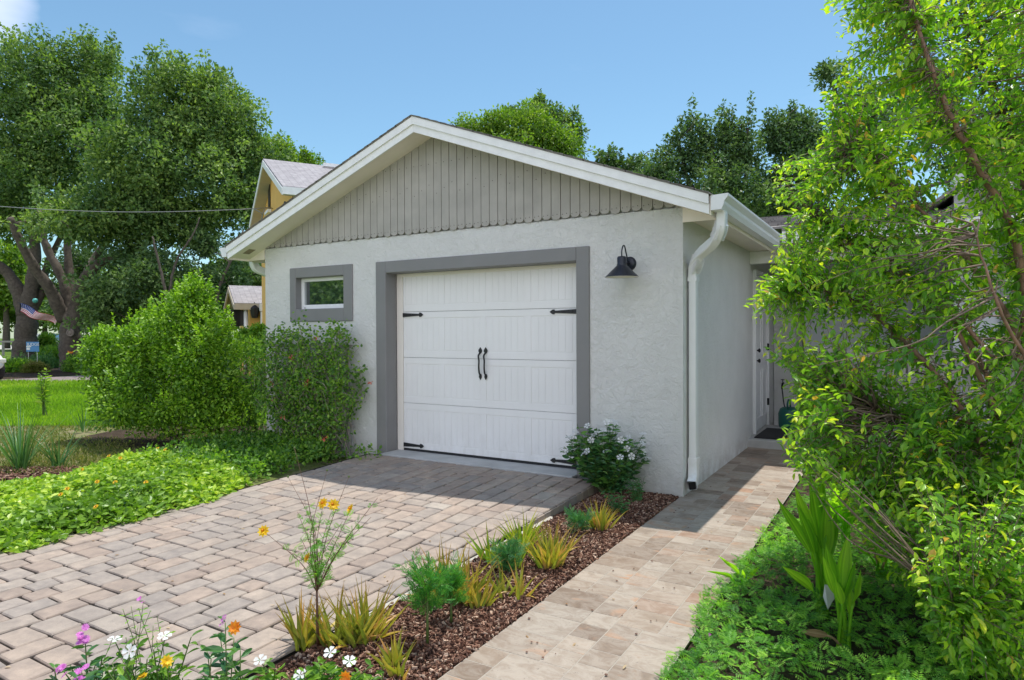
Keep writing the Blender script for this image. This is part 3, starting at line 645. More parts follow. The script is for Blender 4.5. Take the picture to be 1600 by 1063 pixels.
g = Geo(); g.tube(smooth_path([(sx, sy, 2.16), (sx, sy+.0, 2.215), (sx, sy+.032, 2.262), (sx, sy+.07, 2.262), (sx, sy+.105, 2.21), (sx, sy+.155, 2.13)], 7), .0065, 9); g.build('curved_arm', MT['lampm'], lamp)
# ------------------------------------------------------------------ HOUSE BEHIND with breezeway porch
hs = thing('house', 'low shingled house with white walls behind the garage and crape myrtle', 'house', (2.5, 5, 0))
g = Geo()
g.poly([(-.03, Lg, -.03), (-.03, 5.3, -.03), (-.03, 5.3, 2.5), (-.03, Lg, 2.5)])                # wall with the side door
g.box((-.02, 5.0, -.03), (.42, 5.1, 2.5)); g.build('wall', MT['stucco'], hs)
g = Geo(); g.box((.42, 4.9, -.03), (.50, 5.0, 2.5)); g.box((.50, 5.0, -.03), (2.3, 5.1, 2.5)); g.box((2.3, 3.4, -.03), (9, 3.5, 2.75)); g.box((2.2, 3.4, -.03), (2.299, 5.1, 3.3)); g.build('white_wall', MT['housew'], hs)
g = Geo(); g.box((.40, 4.88, .0), (.425, 4.96, 2.45)); g.build('dark_post', MT['black'], hs)
g = Geo(); g.box((-.2, 3.02, 2.345), (2.4, 3.10, 2.50)); g.build('porch_beam', MT['oldwhite'], hs)
g = Geo(); g.box((-.03, 3.1, 2.49), (2.4, 5.0, 2.5)); g.box((.46, 2.52, 2.52), (9.3, 3.4, 2.53)); g.build('ceiling', MT['tan'], hs)
g = Geo(); g.box((.46, 2.50, 2.52), (9.3, 2.52, 2.66)); g.box((-.05, 3.05, 2.505), (.46, 3.07, 2.66)); g.build('eave_fascia', MT['oldwhite'], hs)
g = Geo()
g.prism([(.46, 2.48, 2.66), (.46, 6.2, 3.42), (.46, 6.2, 3.45), (.46, 2.48, 2.69)], (1.8, 0, 0)); g.prism([(-1.8, 3.04, 2.772), (-1.8, 6.2, 3.42), (-1.8, 6.2, 3.45), (-1.8, 3.04, 2.80)], (2.258, 0, 0))
g.prism([(-1.8, 6.2, 3.45), (-1.8, 9.5, 2.7), (-1.8, 9.5, 2.67), (-1.8, 6.2, 3.42)], (4, 0, 0))
# main roof with gable facing the path
gx, gz = 4.6, 4.75
for s in (-1, 1):
    g.prism([(gx, 3.1, gz), (gx+s*2.9, 3.1, 2.72), (gx+s*2.9, 3.1, 2.76), (gx, 3.1, gz+.04)], (0, 9, 0))
hroof = g.build('roof', MT['roof'], hs)
g = Geo()
for k in range(14):
    y = 2.48+k*.26; z = 2.69+(y-2.48)*.2043
    g.prism([(.46, y, z+.001), (.46, y+.25, z+.052), (.46, y+.25, z+.056), (.46, y, z+.02)], (1.8, 0, 0))
    if y > 3.0: g.prism([(-1.8, y, z+.001), (-1.8, y+.25, z+.052), (-1.8, y+.25, z+.056), (-1.8, y, z+.02)], (2.258, 0, 0))
g.build('shingle_courses', MT['roof'], hroof)
g = Geo(); g.poly([(gx-2.7, 3.42, 2.751), (gx+2.7, 3.42, 2.751), (gx, 3.42, gz-.06)]); g.box((2.0, 3.405, 2.66), (9, 3.44, 2.75)); g.build('gable_wall', MT['houseg'], hs)
for x in (3.0, 4.6):
    wn = thing('window', None, None); wn.parent = hs; wn.location = (x-2.5, 3.4-5, 1.6)
    g = Geo(); g.box((x, 3.37, .95), (x+.9, 3.399, 2.2)); g.build('window_frame', MT['white'], wn)
    g = Geo(); g.box((x+.06, 3.362, 1.0), (x+.84, 3.368, 2.14)); g.build('pane', MT['glass'], wn)
    g = Geo(); g.box((x-.36, 3.36, .93), (x-.06, 3.399, 2.22)); g.build('shutter', MT['houseg'], wn)
dr = thing('door', None, None); dr.parent = hs; dr.location = (-.02-2.5, 3.9-5, .12)
g = Geo()
g.box((-.028, 3.42, .13), (-.012, 4.36, 2.24)); bevel(g.build('door_leaf', MT['white'], dr), .003)
g = Geo()
for z0, z1 in ((.28, .95), (1.15, 1.75), (1.85, 2.12)):
    for y0, y1 in ((3.50, 3.84), (3.94, 4.28)):
        for a, b, c, d in ((y0, y1, z0, z0+.025), (y0, y1, z1-.025, z1), (y0, y0+.025, z0+.025, z1-.025), (y1-.025, y1, z0+.025, z1-.025)): g.box((-.012, a, c), (-.004, b, d))
g.build('panel_moulding', MT['oldwhite'], dr)
g = Geo(); g.box((-.029, 3.36, .10), (.012, 3.42, 2.30)); g.box((-.029, 4.36, .10), (.012, 4.42, 2.30)); g.box((-.029, 3.42, 2.24), (.012, 4.36, 2.30)); g.build('door_frame', MT['white'], dr)
for z, n_ in ((1.08, 'handle'), (1.22, 'deadbolt')):
    g = Geo(); g.lathe([(0, .06), (.022, .055), (.03, .04), (.022, .03), (.01, .025), (.01, .006), (.03, .004), (.03, 0)], (-.012, 3.50, z), 12, axis=(1, 0, 0)); g.build(n_, MT['black'], dr)
for z in (.45, 1.25, 2.0):
    g = Geo(); g.box((-.012, 4.34, z-.05), (.016, 4.365, z+.05)); g.build('hinge', MT['mat'], dr)
sheet('porch_floor', [(-.02, 3.3), (2.4, 3.3), (2.4, 5.0), (-.02, 5.0)], .006, MT['concrete'])
g = Geo(); g.box((-.025, 2.90, -.02), (1.1, 4.4, .105)); bevel(tag(g.build('landing', MT['concrete']), kind='structure'), .008)
g = Geo(); g.box((.05, 3.02, .107), (.62, 3.95, .122)); bevel(tag(g.build('door_mat', MT['mat']), 'black rubber mat on the landing at the side door', 'mat'), .004)
g = Geo(); sp = (.12, 4.985, .68)
g.tube([sp, (sp[0], sp[1]-.09, sp[2]), (sp[0], sp[1]-.13, sp[2]-.03), (sp[0], sp[1]-.14, sp[2]-.08)], .014, 8); g.lathe([(.004, 0), (.03, .004), (.03, .012), (.004, .016)], (sp[0], sp[1]-.07, sp[2]+.05), 8); g.tube([(sp[0], sp[1]-.07, sp[2]), (sp[0], sp[1]-.07, sp[2]+.06)], .007, 6)
g.tube(smooth_path([(sp[0], sp[1]-.14, sp[2]-.08), (sp[0]+.03, sp[1]-.16, sp[2]-.3), (sp[0]+.06, sp[1]-.2, .30), (sp[0]+.1, sp[1]-.3, .25)], 6), .009, 7)
tag(g.build('water_tap', MT['mat'], None, sp), 'small dark water tap with a short hose on the porch wall', 'tap')
wc = thing('watering_can', 'dark green plastic watering can by the landing under the tap', 'watering can', (.30, 4.25, .106))
g = Geo(); g.lathe([(0, .108), (.13, .108), (.14, .14), (.145, .30), (.12, .37), (.09, .39), (.08, .385), (0, .375)], (.30, 4.25, 0), 20); g.build('body', MT['teal'], wc)
g = Geo(); g.tube(smooth_path([(.30, 4.14, .37), (.30, 4.10, .45), (.30, 4.2, .50), (.30, 4.36, .46), (.30, 4.40, .3)], 6), .012, 8); g.build('handle', MT['teal'], wc)
g = Geo(); g.tube([(.42, 4.2, .18), (.55, 4.12, .36), (.62, 4.08, .46)], [.022, .016, .013], 8); g.lathe([(.012, 0), (.035, .03), (0, .034)], (.62, 4.08, .46), 10, axis=(.5, -.3, .8)); g.build('spout', MT['teal'], wc)
# slat fence
fn = thing('slat_fence', 'weathered grey vertical board fence behind the crape myrtle', 'fence', (2.7, 1.95, 0))
g = Geo(); rng = np.random.default_rng(3); x = 1.0; k = 0
while x < 6.0:
    g.box((x, 1.93, .03), (x+.075, 1.955+.012*(k % 2), 1.28+.01*rng.random()), r=rng.random()); x += .092; k += 1
g.build('slats', MT['fence'], fn)
g = Geo()
for z in (.25, 1.05): g.box((.98, 1.968, z), (6.0, 2.01, z+.08))
g.build('rails', MT['fence'], fn)
for x in (1.0, 2.6, 4.3, 5.9):
    g = Geo(); g.box((x-.05, 2.011, -.03), (x+.05, 2.11, 1.3)); g.build('post', MT['fence'], fn)
# ------------------------------------------------------------------ YELLOW HOUSE
yh = thing('yellow_house', 'yellow two storey house with grey shingle gable beyond the garage roof', 'house', at(430, 560, 19)*np.array([1, 1, 0]))
rd = np.array([math.sin(math.radians(31)), math.cos(math.radians(31)), 0]); gd = np.array([-rd[1], rd[0], 0]); zz = np.array([0, 0, 1.])
def gable_house(D, peak, foot, walls=True, ov=.45, length=9, zbase=0, fnames=('roof', 'wall'), farfoot=None):
    pk = at(*peak, D)
    # foot of near rake: pk - gd*a - z*b projecting to foot pixel
    d = FW+RT*(foot[0]-800)/FPX+UP*(531.5-foot[1])/FPX
    A = np.array([-gd, -zz, -d]).T; a, b, t_ = np.linalg.solve(A, CAM-pk)
    return pk, a, b
pk, a, b = gable_house(18.5, (411, 248), (441.4, 290))
L1 = 8.0; th = .14
g = Geo()
for s in (-1, 1):
    e = pk+gd*s*a-zz*b
    g.prism([pk, e, e-zz*.05, pk-zz*.05] if s > 0 else [pk, pk-zz*.05, e-zz*.05, e], rd*L1)
r1 = g.build('roof', MT['roofg'], yh)
g = Geo()
for s in (-1, 1):
    e = pk+gd*s*a-zz*b
    P = [pk-zz*.05-rd*.02, e-zz*.05-rd*.02, e-zz*.22-rd*.02, pk-zz*.22-rd*.02]
    g.prism(P, rd*.05)
    g.obox((e+e+rd*L1)/2-zz*.12, rd*L1/2, gd*.06, zz*.09)
g.build('fascia', MT['oldwhite'], yh)
g = Geo()
ov = .30; sl_ = b/a
for s in (-1, 1):
    e = pk+gd*s*(a-.02)-zz*(b-.02*sl_)
    P = [pk-zz*.23, e-zz*.23, e-zz*.24, pk-zz*.24]; g.prism(P, rd*ov)
g.build('soffit', MT['tan'], yh)
g = Geo(); aw = a-.45; q = pk+rd*ov-zz*.24
P = [q+gd*aw-zz*(b*aw/a), q-gd*aw-zz*(b*aw/a)]; z0 = P[0][2]
g.prism([q, P[0], P[0]*np.array([1, 1, 0]), P[1]*np.array([1, 1, 0]), P[1]], rd*(L1-ov))
g.build('wall', MT['yellow'], yh)
nf = -rd
def yw(px, py):                                    # point on the upper gable wall plane
    d = FW+RT*(px-800)/FPX+UP*(531.5-py)/FPX; t_ = ((q-CAM)@rd)/(d@rd); return CAM+d*t_
c0 = yw(421.5, 300); g = Geo(); pr = []
hw = .17; hh = .56
for k in range(9):
    an = math.pi*k/8; pr.append(c0+gd*hw*math.cos(an)+zz*(hh+.16*math.sin(an)-.05))
pr += [c0-gd*hw-zz*hh, c0+gd*hw-zz*hh]
g.prism([p+nf*.03 for p in pr], rd*.02); g.build('louvred_vent', MT['black'], yh)
g = Geo(); g.obox(c0-zz*(hh+.05)+nf*.06, gd*.34, rd*.05, zz*.045); g.build('vent_sill', MT['oldwhite'], yh)
c1 = yw(446, 325); g = Geo(); g.prism([c1+gd*.17*math.cos(an)+zz*.17*math.sin(an)+nf*.03 for an in np.linspace(0, 2*math.pi, 12, endpoint=False)], rd*.02); g.build('round_vent', MT['black'], yh)
e = pk-gd*a-zz*b
g = Geo(); P0 = e+rd*1.2+gd*.0-zz*.2; g.tube(smooth_path([P0, P0-zz*.3, P0-zz*.6+gd*.35, P0-zz*.9+gd*.42, P0-zz*5+gd*.42], 4), .06, 6); g.build('downspout', MT['white'], yh)
g = Geo(); c2 = pk+rd*3.2-gd*.3-zz*.05; g.obox(c2, rd*1.6, gd*.05, zz*.05); g.build('ridge_vent', MT['oldwhite'], yh)
# lower wing
g = Geo(); c = at(385, 473, 20.5); q2 = at(360, 447, 20.8)
pkl = at(357.5, 446, 22.5); dd = FW+RT*(366.5-800)/FPX+UP*(531.5-474)/FPX
A = np.array([-gd, -zz, -dd]).T; a2, b2, _t = np.linalg.solve(A, CAM-pkl)
for s in (-1, 1):
    e2 = pkl+gd*s*a2-zz*b2; g.prism([pkl, e2, e2-zz*.05, pkl-zz*.05], rd*7)
wr = g.build('wing_roof', MT['roofg'], yh)
g = Geo(); e2 = pkl-gd*a2-zz*b2; g.obox(e2+rd*3.5-zz*.1, rd*3.5, gd*.05, zz*.1)
for s in (-1, 1):
    ee = pkl+gd*s*a2-zz*b2; g.prism([pkl-zz*.05-rd*.03, ee-zz*.05-rd*.03, ee-zz*.2-rd*.03, pkl-zz*.2-rd*.03], rd*.05)
g.build('wing_fascia', MT['tan'], yh)
g = Geo(); qq = pkl+rd*.5-zz*.2; aw = a2-.3; P = [qq+gd*aw-zz*(b2*aw/a2), qq-gd*aw-zz*(b2*aw/a2)]
g.prism([qq, P[0], P[0]*np.array([1, 1, 0]), P[1]*np.array([1, 1, 0]), P[1]], rd*6.5); g.build('wing_wall', MT['yellow'], yh)
def wp(px, py, off=.04):                           # point just outside the near long wall of the wing
    p0 = qq-gd*aw; d = FW+RT*(px-800)/FPX+UP*(531.5-py)/FPX; t_ = ((p0-gd*off-CAM)@gd)/(d@gd); return CAM+d*t_
pp = wp(384, 480, .1); g = Geo(); g.tube([pp, pp*np.array([1, 1, 0])], .07, 6); g.build('downspout', MT['white'], yh)
for px in (367, 374):
    pp = wp(px, 497); g = Geo(); g.obox(pp, rd*.16, gd*.02, zz*.26); g.build('shutter', MT['black'], yh)
pp = wp(398, 492, .3); g = Geo(); g.lathe([(0, .42), (.03, .34), (.14, .22), (.15, .2), (.11, -.05), (.09, -.1), (0, -.12)], pp, 8, smooth=False); g.obox(pp+gd*.2, gd*.16, rd*.03, zz*.03); g.build('wall_lantern', MT['black'], yh)
g = Geo(); pp = wp(411, 488, .5); g.obox(pp+zz*.15, rd*.10, gd*.10, zz*.12); g.obox(pp-zz*.9, rd*.07, gd*.07, zz*.92); g.build('porch_column', MT['white'], yh)
# service wire
g = Geo(); A_, B_ = at(-120, 313, 15.5), at(397, 326.5, 18.2); P = [A_*(1-t_)+B_*t_-zz*(.5*math.sin(math.pi*t_)*.35) for t_ in np.linspace(0, 1, 20)]
g.tube(P, .010, 5); P2 = [B_, B_+(at(410, 335, 18.2)-at(397, 326.5, 18.2)), at(408, 345, 18.4), at(414, 327, 18.5), yw(426, 326)]
g.tube(smooth_path(P2, 5), .012, 5); g.tube([B_, yw(424, 324)], .012, 5)
tag(g.build('service_wire', simple('wire_grey', (.22, .23, .24), .5), None, B_), 'grey overhead service wire running left from the yellow house', 'cable')
# ------------------------------------------------------------------ TREES
def tree(name, label, cat, base, limbs, lobes, npuff, rp, per, L, mat, bark='bark', group=None, seed=1, depth=.9, wr=.55, up=.5, shoots=None, shell=.45, rvar=.7, tem=(QF, QFF)):
    rng = np.random.default_rng(seed); base = np.array([base[0], base[1], -.03]); t = thing(name, label, cat, base, group)
    g = Geo(); C, R = lobes_px(rng, lobes, npuff, rp, depth, .5)
    LP = [(limb(g, rng, pts, r0, r1, 10, .03, n=8), r0, r1) for pts, r0, r1 in limbs]
    # secondary limbs from the limb ends into the crown
    pts_ = np.concatenate([p[len(p)//3:] for p, _, _ in LP]); pr_ = np.concatenate([np.linspace(a_, b_, len(p))[len(p)//3:] for p, a_, b_ in LP])
    sel = rng.choice(len(C), min(len(C), 60), replace=False); sel = sorted(sel, key=lambda i: np.min(np.linalg.norm(pts_-C[i], axis=1)))
    for i in sel:
        d = np.linalg.norm(pts_-C[i], axis=1)+np.maximum(0, pts_[:, 2]-C[i][2])*1.5; j = int(np.argmin(d)); l_ = np.linalg.norm(C[i]-pts_[j])
        if l_ > 6 or l_ < .1: continue
        mid = (pts_[j]+C[i])/2+rng.normal(size=3)*.10*l_+zz*.06*l_; Q_ = smooth_path([pts_[j], mid, C[i]], 4); ra = np.linspace(min(pr_[j]*.6, .05+.02*l_), .015, len(Q_)); g.tube(Q_, ra, 5)
        pts_ = np.concatenate([pts_, Q_[2:]]); pr_ = np.concatenate([pr_, ra[2:]])
    g.build('trunk', MT[bark], t)
    g = Geo(); puffs(g, rng, C, R, per, L, wr, tem, up, shell, rvar)
    if shoots:
        for (px, py, hpx, D) in shoots:
            b_ = at(px, py+hpx, D); tp = at(px+rng.normal()*4, py, D); n_ = 9
            cc = np.array([b_*(1-s_)+tp*s_+rng.normal(size=3)*.1*(1-s_) for s_ in np.linspace(0, 1, n_)])
            puffs(g, rng, cc, np.linspace(rp*.55, rp*.16, n_), int(per*.32), L, wr, tem, up, .2, rvar)
    g.build('crown', MT[mat], t); return t
D1 = 27.5; D2 = 32
tree('oak_tree', 'broad oak with forked limbs and a pale knot ring on its trunk', 'tree', at(108, 588, D1), [
    ([at(110, 592, D1), at(109, 560, D1), at(108, 520, D1), at(110, 498, D1), at(100, 480, D1)], .42, .27),
    ([at(112, 592, D1), at(112, 545, D1), at(114, 510, D1), at(122, 475, D1), at(128, 440, D1-.5)], .42, .24),
    ([at(100, 500, D1), at(80, 455, D1-.6), at(58, 425, D1-1), at(35, 385, D1-1.5), at(15, 340, D1-2)], .27, .12),
    ([at(108, 500, D1), at(102, 455, D1), at(90, 420, D1), at(72, 385, D1), at(60, 330, D1)], .22, .12),
    ([at(111, 495, D1), at(110, 440, D1+.4), at(106, 395, D1+.6), at(105, 330, D1+.8)], .2, .12),
    ([at(115, 500, D1), at(126, 450, D1), at(140, 425, D1), at(165, 405, D1), at(200, 395, D1), at(250, 370, D1+.5)], .27, .10),
    ([at(126, 450, D1), at(150, 400, D1+1), at(200, 340, D1+1), at(260, 280, D1+1)], .18, .08)],
    [(285, 165, 85, 80, D1), (345, 200, 80, 85, D1+1), (225, 250, 90, 85, D1-1), (320, 285, 95, 80, D1), (175, 330, 85, 55, D1-1), (400, 260, 55, 60, D1+2), (255, 345, 95, 55, D1), (110, 345, 80, 45, D1-2), (385, 320, 50, 50, D1+1)],
    620, .55, 120, .17, 'oak', seed=2, shoots=[(240, 85, 50, D1), (282, 83, 45, D1), (330, 118, 40, D1), (210, 100, 45, D1), (372, 165, 35, D1), (395, 190, 35, D1+1), (258, 100, 40, D1)])
tree('oak_tree', 'dark trunked oak at the left edge carrying the flag', 'tree', at(38, 575, D2), [
    ([at(36, 577, D2), at(38, 545, D2), at(41, 510, D2), at(42, 480, D2)], .54, .42),
    ([at(41, 492, D2), at(28, 455, D2), at(10, 425, D2), at(-25, 400, D2-.5)], .38, .18),
    ([at(43, 485, D2), at(50, 440, D2), at(55, 400, D2), at(50, 340, D2)], .36, .18),
    ([at(44, 490, D2), at(66, 455, D2+.5), at(72, 420, D2+1), at(100, 360, D2+1)], .24, .12)],
    [(55, 130, 80, 75, D2), (135, 115, 55, 60, D2+1), (20, 210, 90, 85, D2), (110, 215, 90, 80, D2), (60, 300, 110, 70, D2), (-20, 330, 70, 60, D2), (160, 180, 45, 55, D2)],
    520, .66, 115, .19, 'oak', seed=3, shoots=[(30, 45, 60, D2), (12, 52, 50, D2), (140, 45, 55, D2), (165, 48, 60, D2), (178, 65, 45, D2), (60, 72, 40, D2), (95, 80, 40, D2)])
tree('tree', 'slim pale trunked tree between the oak and the yellow house', 'tree', at(262, 560, 24), [
    ([at(265, 575, 24), at(262, 480, 24), at(250, 420, 24), at(238, 370, 24)], .07, .03), ([at(262, 470, 24), at(275, 410, 24.3), at(300, 370, 24.3), at(312, 340, 24.4)], .05, .02),
    ([at(330, 575, 26), at(340, 460, 26), at(360, 410, 26), at(380, 360, 26)], .08, .03)],
    [(200, 440, 75, 55, 25), (270, 440, 80, 50, 26), (170, 490, 50, 45, 25), (340, 440, 50, 45, 27), (330, 380, 45, 22, 27), (150, 420, 60, 38, 30), (110, 440, 40, 40, 33), (220, 400, 50, 30, 28)], 200, .45, 120, .16, 'oakd', 'bark', seed=4)
tree('tree', 'dark evergreen tree filling the gap under the garage eave', 'tree', at(392, 560, 31), [([at(392, 560, 31), at(390, 470, 31), at(388, 420, 31)], .2, .1)],
    [(385, 420, 45, 28, 31), (350, 430, 40, 40, 32), (330, 480, 60, 50, 33), (420, 440, 40, 40, 32)], 80, .6, 170, .17, 'oakd', seed=5)
tree('tree', 'lighter green tree rising over the yellow house roof', 'tree', at(450, 560, 38), [([at(455, 560, 38), at(455, 400, 38), at(452, 280, 38)], .3, .12)],
    [(425, 245, 40, 35, 38), (462, 262, 40, 26, 38), (490, 258, 16, 18, 38), (450, 330, 60, 50, 38)], 90, .7, 150, .2, 'brt', seed=6, shoots=[(480, 232, 22, 38), (440, 222, 18, 38)])
tree('tree', 'round bright green tree behind the right roof slope', 'tree', at(800, 560, 21), [([at(800, 575, 21), at(800, 420, 21), at(802, 290, 21)], .25, .14), ([at(800, 330, 21), at(760, 260, 21)], .12, .05), ([at(800, 330, 21), at(850, 260, 21)], .12, .05)],
    [(735, 205, 30, 25, 21), (775, 205, 34, 36, 21), (830, 208, 50, 38, 21), (880, 230, 40, 30, 21), (800, 250, 90, 35, 21), (850, 290, 100, 40, 21)], 210, .42, 150, .11, 'brt', seed=7, shell=.5)
tree('tree', 'dark crown peeking over the round bright tree', 'tree', at(850, 560, 29), [([at(850, 565, 29), at(850, 400, 29), at(850, 230, 29)], .25, .1)],
    [(840, 176, 22, 24, 29), (868, 185, 26, 20, 29), (893, 200, 18, 30, 29), (850, 240, 60, 40, 29), (800, 180, 25, 16, 29)], 70, .45, 130, .16, 'oak', seed=8, shoots=[(838, 145, 30, 29), (848, 146, 28, 29)])
tree('tree', 'thin low treetop left of the dark oaks over the eave', 'tree', at(950, 560, 27), [([at(950, 566, 27), at(950, 420, 27), at(950, 280, 27)], .14, .04)],
    [(950, 262, 32, 22, 27), (990, 268, 30, 22, 27), (960, 310, 50, 30, 27)], 46, .4, 100, .16, 'oakd', seed=9, shoots=[(956, 228, 32, 27), (935, 236, 28, 27), (968, 235, 28, 27)])
tree('oak_tree', 'slender dark oak with spiky tops above the gutter', 'tree', at(1090, 560, 21), [
    ([at(1120, 575, 21), at(1118, 420, 21), at(1115, 300, 21), at(1112, 220, 21)], .2, .06), ([at(1118, 360, 21), at(1075, 280, 21), at(1060, 220, 21)], .1, .04), ([at(1118, 360, 21), at(1165, 280, 21), at(1168, 200, 21)], .1, .04)],
    [(1040, 265, 40, 40, 21), (1085, 230, 32, 50, 21), (1130, 235, 28, 60, 21), (1165, 230, 24, 60, 21), (1090, 300, 90, 45, 21), (1150, 320, 70, 40, 21), (1010, 285, 28, 18, 21)], 190, .38, 120, .12, 'oakd', seed=10, rvar=.8,
    shoots=[(1084, 150, 60, 21), (1060, 185, 45, 21), (1128, 160, 50, 21), (1141, 165, 45, 21), (1167, 148, 65, 21), (1040, 210, 40, 21), (1100, 185, 45, 21), (1152, 190, 40, 21), (1010, 262, 20, 21)])
tree('oak_tree', 'fuller dark oak right of the spiky topped one', 'tree', at(1230, 560, 22), [([at(1240, 572, 22), at(1238, 420, 22), at(1232, 260, 22)], .22, .08)],
    [(1215, 215, 32, 45, 22), (1250, 215, 35, 45, 22), (1230, 280, 60, 50, 22), (1280, 260, 30, 50, 22), (1220, 330, 60, 40, 22)], 130, .42, 130, .13, 'oakd', seed=11,
    shoots=[(1200, 172, 35, 22), (1237, 158, 45, 22), (1215, 170, 35, 22), (1262, 172, 40, 22), (1278, 190, 35, 22)])
tree('oak_tree', 'tall oak limb crown against the sky behind the crape myrtle', 'tree', at(1400, 600, 14), [([at(1420, 640, 14), at(1410, 400, 14), at(1380, 240, 14), at(1340, 160, 14)], .25, .06), ([at(1390, 260, 14), at(1330, 200, 14), at(1300, 130, 14)], .08, .03)],
    [(1305, 115, 30, 22, 14), (1330, 150, 40, 30, 14), (1370, 190, 60, 50, 14), (1320, 215, 40, 30, 14), (1440, 150, 80, 70, 15), (1520, 220, 90, 80, 15)], 130, .34, 120, .10, 'oakd', seed=12, shoots=[(1290, 100, 20, 14)])
# far tree line
rngf = np.random.default_rng(77)
far = [(-60, 455, 75, 70, 60), (10, 430, 45, 60, 58), (70, 470, 60, 45, 62), (150, 460, 70, 60, 55), (240, 470, 80, 60, 50), (330, 470, 80, 60, 52), (-150, 420, 90, 90, 60), (480, 420, 90, 80, 55), (1700, 380, 120, 120, 40), (1560, 330, 90, 120, 35)]
fl = ['pale green far tree at the left edge beyond the street', 'bright far tree between the left edge and the dark trunk', 'far tree seen between the two oak trunks', 'far tree behind the oak with the knot ring', 'far tree behind the slim pale trunks', 'far tree behind the yellow wing', 'large far tree beyond the left edge', 'far tree hidden behind the garage', 'far tree beyond the right edge', 'far tree behind the white walled house']
for i, (px, py, rx, ry, D) in enumerate(far):
    tree('tree', fl[i], 'tree', at(px, 540, D), [([at(px, 545, D), at(px, py+20, D)], .3, .15)], [(px, py, rx, ry, D), (px+rx*.5, py+ry*.3, rx*.7, ry*.6, D), (px-rx*.5, py+ry*.4, rx*.7, ry*.5, D)], 60, 1.2, 110, .42, 'brt' if i in (0, 1, 4) else 'oak', group='far trees', seed=100+i)
for i, (x, y, h, lb) in enumerate([(-26, -20, 7.5, 'tall roadside tree behind the viewer, reflected in the small window'), (-20, -24, 7, 'shorter roadside tree behind the viewer'), (-33, -15, 8, 'broad roadside tree left behind the viewer'), (-23, -18.5, 5.0, 'low roadside tree behind the viewer'), (-29, -24, 6.5, 'second row roadside tree behind the viewer')]):
    rg = np.random.default_rng(300+i); b_ = np.array([x, y, -.03]); t = thing('tree', lb, 'tree', b_, 'roadside trees'); g = Geo(); limb(g, rg, [b_, b_+zz*h*.4, b_+[.3, .2, h*.8]], .3, .1); g.build('trunk', MT['bark'], t)
    C = b_+np.array([0, 0, h*.55])+rdir(rg, 60)*rg.random((60, 1))**.4*[2.4, 2.4, h*.42]; g = Geo(); puffs(g, rg, C, np.full(60, .9), 90, .3, .55); g.build('crown', MT['oak'], t)
# ------------------------------------------------------------------ SHRUBS
rng = np.random.default_rng(21)
def shrub(name, label, lobes, npuff, rp, per, L, mat, seed, wr=.5, shoots=0, base=None, tem=(OV, OVF), depth=.9, shell=.55, rvar=.6, cat='shrub', stems=10, group=None):
    rng = np.random.default_rng(seed); C, R = lobes_px(rng, lobes, npuff, rp, depth); C[:, 2] = np.maximum(C[:, 2], .06)
    if base is None: base = C.mean(0)*np.array([1, 1, 0])
    t = thing(name, label, cat, base, group); g = Geo(); puffs(g, rng, C, R, per, L, wr, tem, .5, shell, rvar, out=1.0)
    if shoots:
        top = C[np.argsort(-C[:, 2])][:int(len(C)*.55)]; k = rng.integers(len(top), size=shoots); b_ = top[k]+rdir(rng, shoots)*rp*.8
        h = .10+.14*rng.random(shoots); d = nrm(np.array([0, 0, 1.])+rng.normal(size=(shoots, 3))*.28)
        for s_ in np.linspace(.0, 1, 9):
            for sd in (-1, 1):
                P = b_+d*h[:, None]*s_; q_ = nrm(rng.normal(size=(shoots, 3))*[1, 1, .3]); place(g, P, nrm(d*.6+q_*sd), nrm(d+rng.normal(size=(shoots, 3))*.3), L*(1.1-.4*s_), L*wr*(1.1-.4*s_), tem, np.clip(.72+.25*rng.random(shoots), 0, 1))
    g.V = [np.c_[v[:, :2], np.maximum(v[:, 2], .0)] for v in g.V]
    g.build('foliage', MT[mat], t)
    g = Geo()
    for i in range(stems):
        c_ = C[rng.integers(len(C))]; b0 = np.array([base[0], base[1], 0])+rng.normal(size=3)*[.12, .12, 0]; g.tube(smooth_path([b0, (b0+c_)/2+rng.normal(size=3)*.05, c_], 4), np.linspace(.016, .004, 9), 5)
    g.build('stems', MT['bark'], t); return t
DB = 9.0
shrub('shrub', 'large rounded bright green clipped shrub left of the garage', [(292, 520, 70, 85, 8.9), (322, 580, 72, 100, 8.7), (222, 560, 56, 68, 9.1), (170, 562, 45, 58, 9.3), (250, 620, 95, 70, 8.9), (180, 630, 40, 45, 9.2), (332, 640, 52, 52, 8.6), (300, 455, 30, 20, 8.9)], 520, .17, 85, .050, 'bush', 31, .55, 520, base=onz(270, 678))
shrub('shrub', 'loose leafy shrub with pinkish stems between big shrub and vine', [(400, 560, 22, 40, 9.4), (395, 640, 35, 55, 9.0), (400, 690, 50, 30, 8.6), (405, 590, 18, 40, 9.3)], 52, .12, 60, .045, 'vine', 32, .45, 30, base=onz(395, 690))
shrub('hedge', 'small squared hedge in front of the yellow wing beside the garage', [(402, 522, 12, 16, 16), (411, 522, 12, 16, 16), (404, 545, 13, 15, 16)], 70, .14, 120, .05, 'bush', 33, cat='hedge')
shrub('hedge', 'dark low hedge left of the squared hedge', [(384, 524, 10, 10, 17), (380, 545, 13, 12, 17)], 40, .16, 110, .055, 'vine', 34, cat='hedge')
